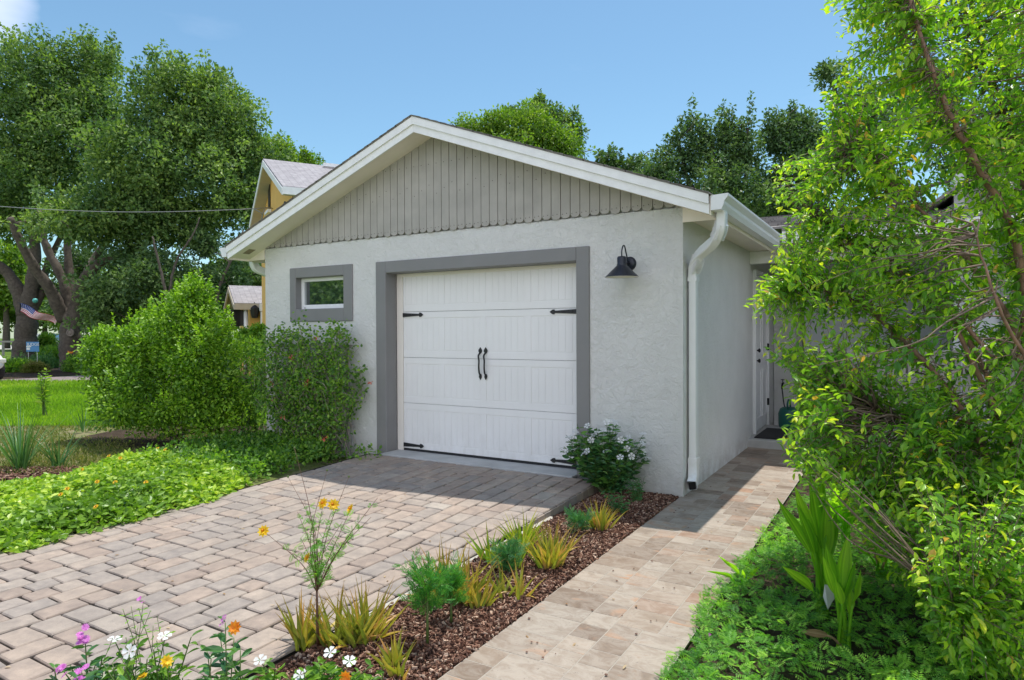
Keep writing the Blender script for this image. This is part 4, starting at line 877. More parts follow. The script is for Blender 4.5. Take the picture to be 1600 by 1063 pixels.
# plants under the oaks
und = [((50, 575, 45, 22, 29), 'strap', 'dark leafy border plant under the left oak'), ((130, 572, 30, 17, 26), 'vine', 'dark border plant right of the oak trunk'), ((85, 560, 30, 22, 31), 'vine', 'green bush between the two oak trunks'), ((75, 540, 16, 18, 33), 'vine', 'small upright bush behind the yard sign'), ((160, 578, 40, 14, 25.5), 'vine', 'low dark border plant behind the large clipped shrub'), ((25, 578, 20, 14, 26), 'vine', 'low border plant beside the white car')]
for i, (l, m_, lb) in enumerate(und): shrub('border_plant', lb, [l], 46, .32, 130, .13, m_, 40+i, .25, 40, cat='plant', stems=4)
shrub('border_plant', 'pale dry grassy clump in front of the oak', [(55, 583, 17, 12, 25.5)], 24, .25, 110, .15, 'dryblade', 47, .12, 30, cat='plant', stems=3)
# ------------------------------------------------------------------ strap / blade helper
def straps(G, rng, base, n, L, W, spread=.6, arch=.35, seg=6, mi=0, rlo=0, rhi=1, basew=.0, cup=.25, prof=None, up0=1.0, basejit=.03, tk=0.0):
    """upright arching blades from a base"""
    for i in range(n):
        a = rng.random()*2*math.pi; o = np.array([math.cos(a), math.sin(a), 0]); l = L*(.6+.5*rng.random()); s0 = spread*(rng.random()**.7)
        d0 = nrm(o*s0+np.array([0, 0, up0])); side = np.cross(d0, (0, 0, 1.)); side = nrm(side) if np.linalg.norm(side) > 1e-3 else np.array([1., 0, 0])
        side = nrm(side+.25*rng.normal()*np.array([0, 0, 1.]))
        p = np.asarray(base, float)+np.array([o[0], o[1], 0])*basejit*rng.random(); d = d0.copy(); V = []; T = []
        ar = arch*(.5+rng.random())
        w_ = W*(.75+.5*rng.random())
        for k in range(seg+1):
            t_ = k/seg; ww = w_*(prof(t_) if prof else (1-t_**1.6)*(.75+.25*math.sin(math.pi*min(1, t_*1.6)))); ww = max(ww, w_*.03)
            nn = nrm(np.cross(side, d)); V += [p-side*ww/2+nn*ww*cup, p-nn*ww*tk, p+side*ww/2+nn*ww*cup]; T += [t_]*3
            d = nrm(d+(o*.35-np.array([0, 0, 1.])*(.25+.6*t_))*ar*(1/seg)*3*t_); p = p+d*l/seg
        F = []
        for k in range(seg): a0 = 3*k; F += [(a0, a0+1, a0+4, a0+3), (a0+1, a0+2, a0+5, a0+4)]
        G.add(np.array(V), F, [rlo+(rhi-rlo)*rng.random()], t=T, mi=mi, smooth=False)
def zprof_canna(t): return max(.05, math.sin(math.pi*min(1, max(0, (t-.0)))**.85))
# aloe clumps along the bed
rng = np.random.default_rng(8)
al = [((497, 1003), 14, .26, 'sparse aloe clump around the tall yellow flower stem'), ((545, 1010), 22, .28, 'dense yellow green aloe clump left of the feathery plant, nearest the photo bottom'), ((585, 1000), 18, .30, 'upright aloe clump touching the driveway edge beside feathery plant'),
      ((690, 945), 24, .33, 'wide aloe clump just above the feathery green plant'), ((720, 940), 18, .30, 'aloe clump right of the wide one with a broken pale tip'), ((748, 947), 12, .22, 'short bronze aloe clump nearest the path'), ((775, 885), 16, .27, 'greener aloe clump behind the blue green ferny plant'),
      ((820, 865), 20, .30, 'tall aloe clump at mid bed against the driveway'), ((862, 882), 30, .30, 'largest bright aloe clump with splayed yellow leaves'), ((815, 932), 6, .2, 'tiny aloe with one dry leaf pointing to the path'), ((928, 825), 22, .24, 'bright yellow aloe clump nearest the white flowered bush'), ((608, 1050), 8, .17, 'small bronze aloe at the bottom of the bed')]
for (px, py), n_, L_, lb in al:
    b_ = onz(px, py); b_[0] = min(max(b_[0], -.72), -.1); t = thing('aloe_plant', lb, 'aloe', b_, 'aloe clumps in the mulch bed'); g = Geo()
    for k in range(2): straps(g, rng, b_+rng.normal(size=3)*[.04, .04, 0], int(n_*1.0)+4, L_*.98, .022, .85, .34, 7, rlo=.15 if k else 0, rhi=1, cup=.35, basejit=.06, tk=.25)
    straps(g, rng, b_, max(2, n_//6), L_*.85, .034, 1.6, .6, 6, rlo=.85, rhi=1, up0=.6, cup=.3)
    g.build('leaves', MT['aloeg' if 'greener' in lb or 'mid bed' in lb else 'aloe'], t)
# ------------------------------------------------------------------ flowers
def flower(g, c, nrml, R, kind='5', rng=rng):
    nrml = nrm(np.asarray(nrml, float)); u = nrm(np.cross(nrml, (.3, .9, .2))); v = np.cross(nrml, u); n = {'5': 5, 'd': 9, 'c': 14}[kind]
    A = np.arange(n)*2*np.pi/n+rng.random(); D = np.cos(A)[:, None]*u+np.sin(A)[:, None]*v+nrml*.12
    wd = R*{'5': .72, 'd': .5, 'c': .35}[kind]
    place(g, np.tile(c, (n, 1)), D, np.tile(nrml, (n, 1)), R, wd, (PT, PTF) if kind == '5' else (OV, OVF), rng.random(n))
    if kind == 'd': place(g, np.tile(c, (n, 1))+nrml*R*.08, nrm(D+nrml*.5), np.tile(nrml, (n, 1)), R*.65, wd*.8, (OV, OVF), rng.random(n))
def ball(g, c, r, mi=0): g.lathe([(0.001, -r), (r*.7, -r*.7), (r, 0), (r*.7, r*.7), (0.001, r)], c, 8, mi=mi)
def leafy_stem(gl, gs, rng, base, tip, nl, L, wr=.38, rad=.004, bend=.03, tem=(LF, LFF), leaf_from=.15, up=.35):
    mid = (np.asarray(base)+tip)/2+rng.normal(size=3)*bend; P = smooth_path([base, mid, tip], 8); gs.tube(P, np.linspace(rad, rad*.45, len(P)), 5)
    T = nrm(np.gradient(P, axis=0))
    for k in range(nl):
        s_ = leaf_from+(1-leaf_from)*k/max(1, nl-1); i = min(len(P)-1, int(s_*(len(P)-1))); a = k*2.4 if k % 2 else (k-1)*2.4+math.pi
        o = np.array([math.cos(a), math.sin(a), 0]); l = L*(.65+.5*rng.random())*(1-.35*max(0, s_-.7)/.3)
        place(gl, [P[i]], [o+T[i]*up], [np.array([0, -.15, .9])+rng.normal(size=3)*.5], l, l*wr, tem, [rng.random()])
    return P[-1], T[-1]
def flowering(name, label, cat, base, stems, L, leaf, petal, fk, FR_, stemm='stemg', nl=12, wr=.38, group=None, centre=None, seed=0, rad=.004, cl=1, lfrom=.15):
    rng = np.random.default_rng(seed); base = np.asarray(base, float); t = thing(name, label, cat, base, group); gl, gs = Geo(), Geo(); tips = []
    if name == 'flower_plant' and len(stems) > 1: stems = list(stems)+[(np.asarray(tp)+rng.normal(size=3)*[.045, .045, .02]-[0, 0, .03+.09*rng.random()], False) for tp, _ in stems for q in range(2)]
    for tp, fl_ in stems:
        e_, T_ = leafy_stem(gl, gs, rng, base+rng.normal(size=3)*[.02, .02, 0], tp, nl, L, wr, rad, leaf_from=lfrom)
        if fl_: tips.append((e_, nrm(T_*.5+rng.normal(size=3)*.35+np.array([.1, -.5, .5]))))
    gs.build('stems', MT[stemm], t); gl.build('leaves', MT[leaf], t)
    for e_, n_ in tips:
        g = Geo()
        for q in range(cl):
            off = rng.normal(size=3)*FR_*(.5 if cl > 1 else 0); flower(g, e_+n_*.01+off, n_+rng.normal(size=3)*.2, FR_*(.7 if cl > 1 else 1), fk, rng)
        f = g.build('flower', MT[petal], t)
        if centre: g = Geo(); ball(g, e_+n_*.014, FR_*.22); g.build('flower_centre', MT[centre], f)
    return t
MT['eye'] = simple('flower_eye', (.75, .42, .05), .7)
# white vinca bush by the door
rng = np.random.default_rng(50); b_ = np.array([-.64, -.22, 0]); st = []
for i in range(85):
    a = rng.random()*2*math.pi; rr = .42*math.sqrt(rng.random()); h = .66-.9*rr**1.5+rng.normal()*.04; h *= .75+.3*rng.random()
    st.append((b_+np.array([math.cos(a)*rr*1.05-.02, math.sin(a)*rr*.6-.04, max(.12, h)]), i % 2 == 0))
flowering('flowering_bush', 'glossy bush with white flowers between the garage door and lamp wall', 'bush', b_, st, .092, 'vinca', 'petalw', '5', .034, nl=22, wr=.50, seed=51)
# two small green plants near the wall corner
for (px, py), h, lb, sd in (((966, 803), .18, 'small dark green leafy plant in mulch, the nearer of two by the corner', 1), ((992, 785), .22, 'small dark green leafy plant in mulch, the one closest to the wall', 2)):
    b_ = onz(px, py); rg = np.random.default_rng(60+sd); st = [(b_+np.array([*(rg.normal(size=2)*.075), h*(.5+.6*rg.random())]), False) for i in range(16)]
    flowering('small_plant', lb, 'plant', b_, st, .05, 'bluefern', 'petalw', '5', .01, nl=9, wr=.3, seed=61+sd, rad=.003, group='small plants by the corner')
# feathery plants
def feathery(label, base, h, rad, n, mat, seed, trunk=0):
    rng = np.random.default_rng(seed); base = np.asarray(base, float); t = thing('feathery_plant', label, 'plant', base); g = Geo(); gs = Geo()
    for i in range(n):
        z = trunk+(h-trunk)*rng.random()**.6; a = rng.random()*2*math.pi; rr = rad*(.25+.85*rng.random())*(.55+.45*(z-trunk)/(h-trunk+1e-6))
        c0 = base+np.array([0, 0, z*.8]); c1 = base+np.array([math.cos(a)*rr, math.sin(a)*rr, z+.07*rng.random()])
        gs.tube([c0, (c0+c1)/2+zz*.01, c1], .0012, 3, cap=False)
        k = 5; S = np.linspace(.35, 1, k)[:, None]; P = c0*(1-S)+c1*S; P = np.repeat(P, 2, 0); d = nrm((c1-c0)+np.zeros(3)); D = nrm(d*.8+rdir(rng, len(P))*.8+[0, 0, .15])
        place(g, P, D, rdir(rng, len(P))*.8+[0, 0, .8], .050, .024, (FR, FRF), rng.random(len(P)))
    gs.tube([base, base+zz*trunk, base+zz*h*.85], [.007, .006, .003], 6)
    gs.build('stems', MT['stemg'], t); g.build('foliage', MT[mat], t); return t
feathery('bright feathery green plant on a thin stalk in the near mulch bed', onz(668, 1010), .36, .14, 46, 'fin', 71, .12)
feathery('small feathery plant just right of the bright one', onz(705, 975), .24, .10, 34, 'fin', 72, .06)
feathery('blue green ferny plant between aloes in mid bed', onz(795, 900), .16, .13, 40, 'bluefern', 73)
feathery('low ferny plant left of the bright yellow aloe', onz(905, 835), .12, .11, 30, 'bluefern', 74)
# tall yellow cosmos
rng = np.random.default_rng(80); b_ = onz(497, 1010); t = thing('cosmos_plant', 'tall spindly plant with yellow flowers in front of the driveway', 'flower', b_); gs, gl = Geo(), Geo(); Dc = 3.05
tips = [((505, 787), 1), ((521, 789), 1), ((412, 830), 1), ((481, 872), 1), ((548, 796), 1), ((460, 700), 0), ((511, 735), 0), ((545, 745), 0), ((450, 745), 0), ((590, 778), 0), ((440, 855), 0), ((530, 860), 0), ((490, 820), 0), ((555, 830), 0), ((465, 800), 0), ((580, 808), 0), ((535, 815), 0), ((470, 840), 0), ((520, 905), 0), ((475, 780), 0)]
fork = at(495, 925, Dc); gs.tube(smooth_path([b_, at(496, 980, Dc), fork], 5), np.linspace(.008, .005, 11), 6)
for (px, py), fl_ in tips:
    D = Dc+rng.normal()*.10; e_ = at(px, py, D); m_ = at(495+(px-495)*.25+rng.normal()*7, 925+(py-925)*.5+rng.normal()*5, Dc+(D-Dc)*.5); P = smooth_path([fork, m_, e_], 6); gs.tube(P, np.linspace(.0032, .0009, len(P)), 4)
    for k in range(3, len(P)-(5 if (py < 770 or px < 430) else 1)):
        for q in range(3):
            if rng.random() < .62: place(gl, [P[k]], [rdir(rng, 1)[0]+nrm(e_-fork)*.4], [rdir(rng, 1)[0]], .040*(.6+.6*rng.random()), .026, (FR, FRF), [rng.random()*.8])
gs.build('stems', MT['stemr'], t); gl.build('leaves', MT['fern'], t)
for (px, py), fl_ in tips:
    if fl_:
        e_ = at(px, py, Dc-.02); g = Geo(); flower(g, e_, [rng.normal()*.3+.2, -.8, .5], .030, 'd', rng); f = g.build('flower', MT['petaly'], t); g = Geo(); ball(g, e_+np.array([.0, -.008, .006]), .006); g.build('flower_centre', MT['petalo'], f)
    elif py < 760:
        g = Geo(); ball(g, at(px, py, Dc), .0055); g.build('bud', MT['stemg'], t)
# front flowers along the bottom
def fg(px, py, D): return at(px, py, D)
def ground_under(px, py, D): p = at(px, py, D); return np.array([p[0], p[1], 0.])
def fstems(lst, D, sd): rg = np.random.default_rng(sd); return [(at(px, py, D+rg.normal()*.05), f) for px, py, f in lst]
flowering('flower_plant', 'leafy plant with a magenta pink flower head at the bottom left', 'flower', ground_under(135, 1100, 2.25), fstems([(133, 1000, 1), (160, 1025, 0), (110, 1040, 0), (150, 1045, 0)], 2.2, 1), .075, 'vinca', 'petalp', 'c', .020, nl=22, wr=.36, seed=91, cl=6)
flowering('flower_plant', 'low plant with pink flowers in the bottom left corner', 'flower', ground_under(115, 1140, 2.15), fstems([(100, 1050, 1), (128, 1052, 1), (85, 1045, 0), (120, 1060, 0)], 2.1, 2), .075, 'vinca', 'petalp', 'c', .020, nl=18, wr=.4, seed=92, cl=5)
flowering('flower_plant', 'plant with three white flowers in front of the driveway', 'flower', ground_under(215, 1120, 2.2), fstems([(180, 1003, 1), (205, 1020, 1), (258, 997, 1), (230, 1030, 0), (160, 1035, 0), (250, 1040, 0), (195, 1045, 0), (215, 1010, 0), (240, 1015, 0), (175, 1050, 0), (268, 1035, 0)], 2.2, 3), .062, 'vincay', 'petalw', '5', .024, nl=20, wr=.42, seed=93)
flowering('flower_plant', 'plant with yellow daisy flowers right of the white flowers', 'flower', ground_under(262, 1130, 2.15), fstems([(261, 1036, 1), (225, 1062, 1), (275, 1055, 0), (196, 1010, 0)], 2.15, 4), .06, 'vincay', 'petaly', 'd', .022, nl=20, wr=.36, seed=94)
flowering('flower_plant', 'thin wispy stem with one pale pink flower above the pavers', 'flower', ground_under(215, 1100, 2.35), fstems([(224, 940, 1), (192, 952, 0), (205, 948, 0), (235, 955, 0)], 2.35, 5), .03, 'fern', 'petalp', 'c', .012, nl=6, wr=.3, seed=95, rad=.002, cl=3, lfrom=.85)
flowering('flower_plant', 'upright stem with a pink and an orange flower on top', 'flower', ground_under(345, 1120, 2.25), fstems([(352, 973, 1), (345, 1000, 0), (330, 1030, 0)], 2.25, 6), .080, 'vinca', 'petalp', '5', .020, nl=18, wr=.40, seed=96, cl=3)
g = Geo(); e_ = at(367, 981, 2.22); flower(g, e_, (.3, -.8, .4), .026, 'd'); o = g.build('loose_flower', MT['petalo'], None, e_); o.parent = [x for x in col.objects if x.get('label', '').startswith('upright stem with a pink')][0]; o.location = [float(v) for v in e_-np.array(o.parent.location)]; o.name = 'flower'
flowering('flower_plant', 'low bush with white star flowers at the foot of the mulch bed', 'flower', ground_under(460, 1120, 2.45), fstems([(408, 1035, 1), (516, 1022, 1), (545, 1036, 1), (475, 1050, 0), (470, 1058, 1), (430, 1045, 0), (500, 1045, 0), (535, 1050, 0), (560, 1050, 0), (415, 1055, 0), (520, 1055, 0), (450, 1060, 0), (580, 1040, 0)], 2.45, 7), .07, 'vincay', 'petalw', '5', .026, nl=18, wr=.48, seed=97)
flowering('flower_plant', 'small plant with an orange flower at the bottom of the bed', 'flower', ground_under(545, 1120, 2.4), fstems([(541, 1058, 1), (600, 1050, 0), (580, 1058, 0)], 2.4, 8), .06, 'vincay', 'petalo', 'd', .024, nl=16, wr=.36, seed=98)
# ------------------------------------------------------------------ trellis + honeysuckle vine
tr = thing('trellis', 'grey wooden trellis against the wall under the small window', 'trellis', (-4.6, -.08, 0))
for k, x in enumerate(np.linspace(-5.25, -4.0, 6)):
    g = Geo(); g.box((x-.02, -.10, -.02), (x+.02, -.075, 1.42-.05*abs(k-2.5))); g.build('upright_slat', MT['fence'], tr)
for z in (.35, .8, 1.3):
    g = Geo(); g.box((-5.3, -.073, z), (-3.95, -.05, z+.04)); g.build('cross_slat', MT['fence'], tr)
rng = np.random.default_rng(99); vt = thing('climbing_vine', 'honeysuckle vine with coral flowers covering the trellis', 'vine', (-4.6, -.25, 0)); g, gs = Geo(), Geo()
for i in range(190):
    x0 = -4.6+rng.normal()*.35; zt_ = .35+1.15*rng.random()**.8; hw = .98-.25*(zt_/1.5); x1 = -4.56+(rng.random()*2-1)*hw*.9; y1 = -.14-.20*rng.random()-.16*(1-zt_/1.6)
    P = smooth_path([(x0, -.2, 0), ((x0+x1)/2+rng.normal()*.1, -.16-.1*rng.random(), zt_*.5), (x1, y1, zt_), (x1+rng.normal()*.12, y1-.04*rng.random(), max(.05, zt_+rng.normal()*.12))], 6)
    gs.tube(P, np.linspace(.0045, .0018, len(P)), 4, cap=False)
    k = rng.integers(4, len(P), size=54); Q = P[k]+rng.normal(size=(54, 3))*[.07, .035, .06]; Q[:, 1] = np.minimum(Q[:, 1], -.02); Q[:, 2] = np.maximum(Q[:, 2], .02)
    place(g, Q, rdir(rng, 54)+[0, -.4, -.1], rdir(rng, 54)*.7+[0, -.6, .6], .042*(.6+.7*rng.random(54)), .027, (OV, OVF), rng.random(54))
for i in range(26):                                     # sprays reaching over the window sill
    P = smooth_path([(-4.1+rng.normal()*.2, -.12, 1.1), (-3.95+rng.normal()*.1, -.14, 1.35), (-4.15+rng.normal()*.14, -.1, 1.5+.1*rng.random())] if i < 12 else [(-3.95, -.12, .5), (-3.82+rng.normal()*.05, -.12, .75+.4*rng.random()), (-3.78+rng.normal()*.06, -.1, .55+.6*rng.random())], 5)
    gs.tube(P, .002, 4, cap=False); Q = P+rng.normal(size=P.shape)*.02; Q[:, 1] = np.minimum(Q[:, 1], -.02); place(g, Q, rdir(rng, len(Q)), rdir(rng, len(Q))*.5+[0, -.8, .5], .045, .03, (OV, OVF), rng.random(len(Q)))
C = np.array([(-4.7+rng.normal()*.6, -.42+rng.normal()*.1, .10+.06*rng.random()) for i in range(70)]+[(rng.uniform(-6.0, -3.95), rng.uniform(-1.45, -.4), .04+.07*rng.random()) for i in range(130)]); C[:, 0] = np.where(C[:, 1] < -.7, np.minimum(C[:, 0], -3.98), C[:, 0]); puffs(g, rng, C, np.full(200, .13), 42, .045, .6, (OV, OVF), .5, .3, .6)
g.V = [np.c_[v[:, 0], np.where(v[:, 0] > -5.56, np.minimum(v[:, 1], -.012), v[:, 1]), np.maximum(v[:, 2], .0)] for v in g.V]
gs.build('stems', MT['twig'], vt); g.build('foliage', MT['vine'], vt)
for px, py, y in ((495, 528, -.28), (457, 560, -.3), (478, 600, -.36), (483, 597, -.36), (443, 652, -.42), (580, 598, -.2), (425, 600, -.32), (430, 625, -.35), (507, 685, -.5)):
    d = FW+RT*(px-800)/FPX+UP*(531.5-py)/FPX; e_ = CAM+d*((y-CAM[1])/d[1]); g = Geo()
    for k in range(9): place(g, [e_], [rdir(rng, 1)[0]+np.array([0, -.5, 0])], [rdir(rng, 1)[0]], .05, .016, (OV, OVF), [rng.random()])
    g.build('flower', MT['petalc'], vt)
# ------------------------------------------------------------------ ground cover, left (stuff)
def in_poly(P, poly):
    x, y = P[:, 0], P[:, 1]; r = np.zeros(len(P), bool); n = len(poly)
    for i in range(n):
        (x1, y1), (x2, y2) = poly[i][:2], poly[(i+1) % n][:2]
        c_ = ((y1 > y) != (y2 > y)) & (x < (x2-x1)*(y-y1)/(y2-y1+1e-12)+x1); r ^= c_
    return r
def dist_poly(P, poly):
    d = np.full(len(P), 1e9)
    for i in range(len(poly)):
        a = np.array(poly[i][:2]); b = np.array(poly[(i+1) % len(poly)][:2]); ab = b-a
        t_ = np.clip(((P[:, :2]-a)@ab)/(ab@ab+1e-12), 0, 1); d = np.minimum(d, np.linalg.norm(P[:, :2]-(a+t_[:, None]*ab), axis=1))
    return d
def vnoise(P, s, seed=0):
    rg = np.random.default_rng(seed); v = np.zeros(len(P))
    for k in range(7):
        a = rg.random()*6.28; f = s*(.6+rg.random()*1.6); v += np.sin((P[:, 0]*math.cos(a)+P[:, 1]*math.sin(a))*f+rg.random()*6.28)
    return v/4
rng = np.random.default_rng(120)
poly = [(-3.42, -4.4), (-3.52, -1.95), (-3.8, -1.62), (-4.4, -1.25), (-5.2, -1.05), (-5.9, -1.2), (-6.3, -1.5), (-5.95, -1.9), (-5.6, -2.5), (-5.75, -3.3), (-5.2, -4.6)]
n = 46000; P = np.c_[rng.uniform(-6.4, -3.4, n), rng.uniform(-4.6, -.6, n)]; P = P[in_poly(P, poly)]; dd_ = dist_poly(P, poly); keep = (dd_+vnoise(P, 9, 1)*.10+vnoise(P, 31, 4)*.04 > .05); P = P[keep]; dd_ = dd_[keep]
hm = .12*np.clip(dd_/.3, .12, 1)**.7*(1+.35*vnoise(P, 7, 2)+.35*vnoise(P, 19, 22)); z = np.maximum(.01, hm*(1-.75*rng.random(len(P))**2.2)); Q = np.c_[P, z]
g = Geo(); m_ = len(Q)
place(g, Q, rdir(rng, m_)*[1, 1, .35]+[0, 0, .12], rdir(rng, m_)*.9+[0, 0, .8], .056*(.6+.8*rng.random(m_)), .034, (OV, OVF), np.clip(.45+.35*vnoise(P, 4, 3)+(rng.random(m_)-.5)*1.0, 0, 1))
gc = g.build('ground_cover', MT['gc']); tag(gc, 'low bright green leafy ground cover with yellow daisies left of the driveway', 'ground cover', kind='stuff')
for px, py in ((170, 709), (188, 712), (246, 697), (95, 769), (105, 760), (152, 749), (180, 750), (228, 750), (150, 788), (128, 730), (258, 699)):
    e_ = onz(px, py+4, .17); g = Geo(); flower(g, e_, (rng.normal()*.3+.3, -.6, .8), .024, 'd', rng); f = g.build('flower', MT['petaly'], gc, np.zeros(3)); g2 = Geo(); ball(g2, e_+np.array([.003, -.005, .006]), .005); g2.build('flower_centre', MT['stemr'], f, np.zeros(3))
# ------------------------------------------------------------------ right ground cover (stuff)
rng = np.random.default_rng(130)
poly = [(.86, -4.2), (.80, -3.0), (.74, -2.2), (.76, -1.5), (.82, -.8), (.84, .2), (.86, 1.8), (4.2, 1.8), (4.2, -4.2)]
n = 34000; P = np.c_[rng.uniform(.6, 4.2, n), rng.uniform(-4.2, 1.8, n)]; dn = np.exp(-np.maximum(0, P[:, 1]+1.2)*.7)*np.exp(-np.maximum(0, P[:, 0]-2.6)*.9); P = P[(rng.random(n) < dn) & in_poly(P, poly)]; dd_ = dist_poly(P, poly); keep = dd_+vnoise(P, 8, 6)*.05 > .01; P = P[keep]; dd_ = dd_[keep]
ex = vnoise(P, 5, 7); keep = ex > -.75; P = P[keep]; dd_ = dd_[keep]; m_ = len(P)
z = np.maximum(.01, .13*np.clip(dd_/.25, .2, 1)*(1+.6*vnoise(P, 9, 8))*(1-.8*rng.random(m_)**2)); Q = np.c_[P, z]; g = Geo()
place(g, Q, rdir(rng, m_)*[1, 1, .4]+[0, 0, .25], rdir(rng, m_)*.5+[0, 0, 1], .054*(.6+.7*rng.random(m_)), .045, (FR, FRF), np.clip(.45+.3*vnoise(P, 3, 9)+(rng.random(m_)-.5)*.9, 0, 1))
rc = g.build('fern_ground_cover', MT['fern']); tag(rc, 'feathery low green ground cover right of the stone path', 'ground cover', kind='stuff')
flowering('flower_plant', 'thin stem with one magenta flower at the right path edge', 'flower', onz(1104, 1030), [(at(1108, 991, 3.1), True)], .03, 'fern', 'petalp', 'c', .010, nl=5, seed=131, rad=.002, cl=3)
# ------------------------------------------------------------------ broad leaved plants (right)
def canna(label, base, specs, mat='canna', seed=0, dry=(), group=None):
    """specs: tip pixel, D, width m, stalk fraction"""
    rng = np.random.default_rng(seed); base = np.asarray(base, float); specs = list(specs)+[(px+rng.normal()*13, py+15+rng.random()*35, D+rng.normal()*.1, W*.8, sf) for px, py, D, W, sf in specs[:4]]; t = thing('broad_leaf_plant', label, 'plant', base, group)
    for i, (px, py, D, W, sf) in enumerate(specs):
        W *= .72
        tip = at(px, py, D); b0 = base+rng.normal(size=3)*[.015, .015, 0]; h = np.linalg.norm(tip-b0); out = (tip-b0)*np.array([1, 1, 0])
        P = smooth_path([b0, b0+(tip-b0)*.5-out*.18+zz*h*.03, tip], 9); k = max(2, int(len(P)*sf)); g = Geo()
        g.tube(P[:k+1], np.linspace(.009, .005, k+1), 7, r=.6)
        L_ = P[k:]; T = nrm(np.gradient(L_, axis=0)); a = rng.random()*6.28; sd = nrm(RT*math.cos(a*.18-.5)+_F0*math.sin(a*.18-.5)); V = []; tt = np.linspace(0, 1, len(L_))
        for p, d, s_ in zip(L_, T, tt):
            u = nrm(sd-d*(sd@d)); v = np.cross(u, d); ww = W*max(.03, math.sin(math.pi*(.04+.96*s_)**.8)); cup = .18
            for q in np.linspace(-.5, .5, 9): V.append(p+u*ww*q+v*ww*((.75*q*q)*(1+.5*math.sin(7*s_+q*5+i))-.05+.012*((round((q+.5)*8)) % 2)+.06*math.sin(13*s_+i*2)*abs(q)*2))
        V = np.array(V).reshape(len(L_), 9, 3); rb = .2+.6*rng.random()
        for c_ in range(8):
            m_ = len(L_); W_ = V[:, c_:c_+2].reshape(-1, 3); g.add(W_, [(2*r_, 2*r_+1, 2*r_+3, 2*r_+2) for r_ in range(m_-1)], [min(1, max(0, rb+(.10 if c_ % 2 else -.10)+(.25 if c_ in (3, 4) else 0)))])
        lf = g.build('leaf', MT['dry' if i in dry else mat], t)
        if i in dry: lf['label'] = 'withered pale brown leaf bent over'
    return t
canna('tall broad leaved plant, the tallest clump beside the path', onz(1288, 962), [(1265, 738, 3.35, .10, .45), (1285, 735, 3.45, .11, .42), (1242, 760, 3.3, .09, .5), (1268, 760, 3.5, .11, .45), (1292, 775, 3.3, .10, .45), (1214, 778, 3.25, .075, .5), (1307, 800, 3.4, .09, .5), (1278, 752, 3.6, .1, .4), (1222, 885, 3.3, .07, .45)], seed=141)
canna('broad leaved plant nearest the camera with a withered hanging leaf', onz(1320, 1018), [(1290, 850, 3.0, .08, .55), (1325, 835, 3.05, .085, .5), (1345, 890, 3.0, .07, .55), (1312, 865, 3.1, .08, .5), (1305, 905, 2.95, .06, .6), (1248, 985, 2.95, .05, .55)], seed=142, dry=(5,))
canna('yellow lit broad leaved plant behind the tallest clump', onz(1322, 860), [(1290, 740, 4.2, .10, .4), (1315, 730, 4.3, .11, .4), (1300, 755, 4.1, .1, .4), (1335, 760, 4.2, .1, .4), (1280, 770, 4.1, .09, .4), (1325, 790, 4.2, .08, .4)], seed=143)
canna('broad leaved plant with yellowing stalks under the crape myrtle branches', onz(1375, 905), [(1345, 835, 3.8, .05, .6), (1372, 800, 3.8, .07, .5), (1395, 815, 3.8, .06, .5), (1400, 860, 3.7, .05, .6), (1360, 815, 3.9, .06, .5)], seed=144, dry=(0, 3))
canna('small two leaved shoot at the path edge', onz(1163, 922), [(1122, 868, 3.7, .04, .4), (1187, 885, 3.7, .04, .4), (1160, 890, 3.7, .03, .5)], seed=145)
g = Geo(); c_ = at(1297, 930, 3.2); pts = [c_+RT*a*.001*3.2+UP*b*.001*3.2+FW*d for a, b, d in ((-8, 16, 0), (12, 12, .01), (18, 4, .02), (6, -10, .01), (-3, -22, 0), (-9, -4, .01))]
g.prism([p for p in pts], FW*.0015); tag(g.build('paper_scrap', MT['petalw'], None, c_), 'small white paper tag on the broad leaved stalks', 'paper')
# ------------------------------------------------------------------ crape myrtle (right)
rng = np.random.default_rng(200); cb = np.array([2.55, -1.35, 0]); ct = thing('crape_myrtle', 'large multi stemmed crape myrtle arching over the right of the path', 'tree', cb)
def A(*l): return [at(*p) for p in l]
stems = [(A((1625, 700, 3.5), (1592, 400, 3.4), (1535, 270, 3.3), (1490, 190, 3.25), (1440, 60, 3.2), (1400, -80, 3.2)), .034), (A((1610, 760, 3.4), (1590, 540, 3.35), (1530, 430, 3.35), (1440, 330, 3.5), (1330, 240, 3.6)), .030),
    (A((1560, 890, 3.3), (1470, 850, 3.4), (1390, 790, 3.5), (1300, 720, 3.7)), .026), (A((1590, 800, 3.4), (1500, 640, 3.5), (1430, 550, 3.55), (1330, 470, 3.7), (1235, 440, 3.8)), .028),
    (A((1600, 720, 3.6), (1500, 510, 3.7), (1400, 420, 3.9), (1270, 340, 4.1)), .026), (A((1580, 850, 3.2), (1480, 700, 3.2), (1370, 640, 3.4), (1270, 590, 3.8)), .024),
    (A((1620, 900, 3.0), (1560, 930, 2.7), (1500, 950, 2.5)), .018), (A((1700, 600, 3.4), (1680, 300, 3.3), (1640, 80, 3.2), (1600, -100, 3.2)), .034), (A((1720, 650, 3.8), (1620, 350, 4.0), (1560, 150, 4.1), (1500, -60, 4.1)), .03),
    (A((1650, 760, 3.1), (1620, 600, 2.9), (1560, 480, 2.8), (1520, 350, 2.8)), .02), (A((1500, 520, 3.4), (1560, 560, 3.3), (1610, 500, 3.0), (1660, 420, 2.9)), .018),
    (A((1610, 820, 3.9), (1520, 740, 4.2), (1420, 700, 4.4), (1340, 680, 4.6)), .022)]
g = Geo(); SP = []; SRd = []
for P, r0 in stems:
    P = [cb+rng.normal(size=3)*[.05, .05, 0]]+P; r0 *= .8; Q = limb(g, rng, P, r0, r0*.22, 8, .008, n=8); SP.append(Q); SRd.append(np.linspace(r0, r0*.22, len(Q)))
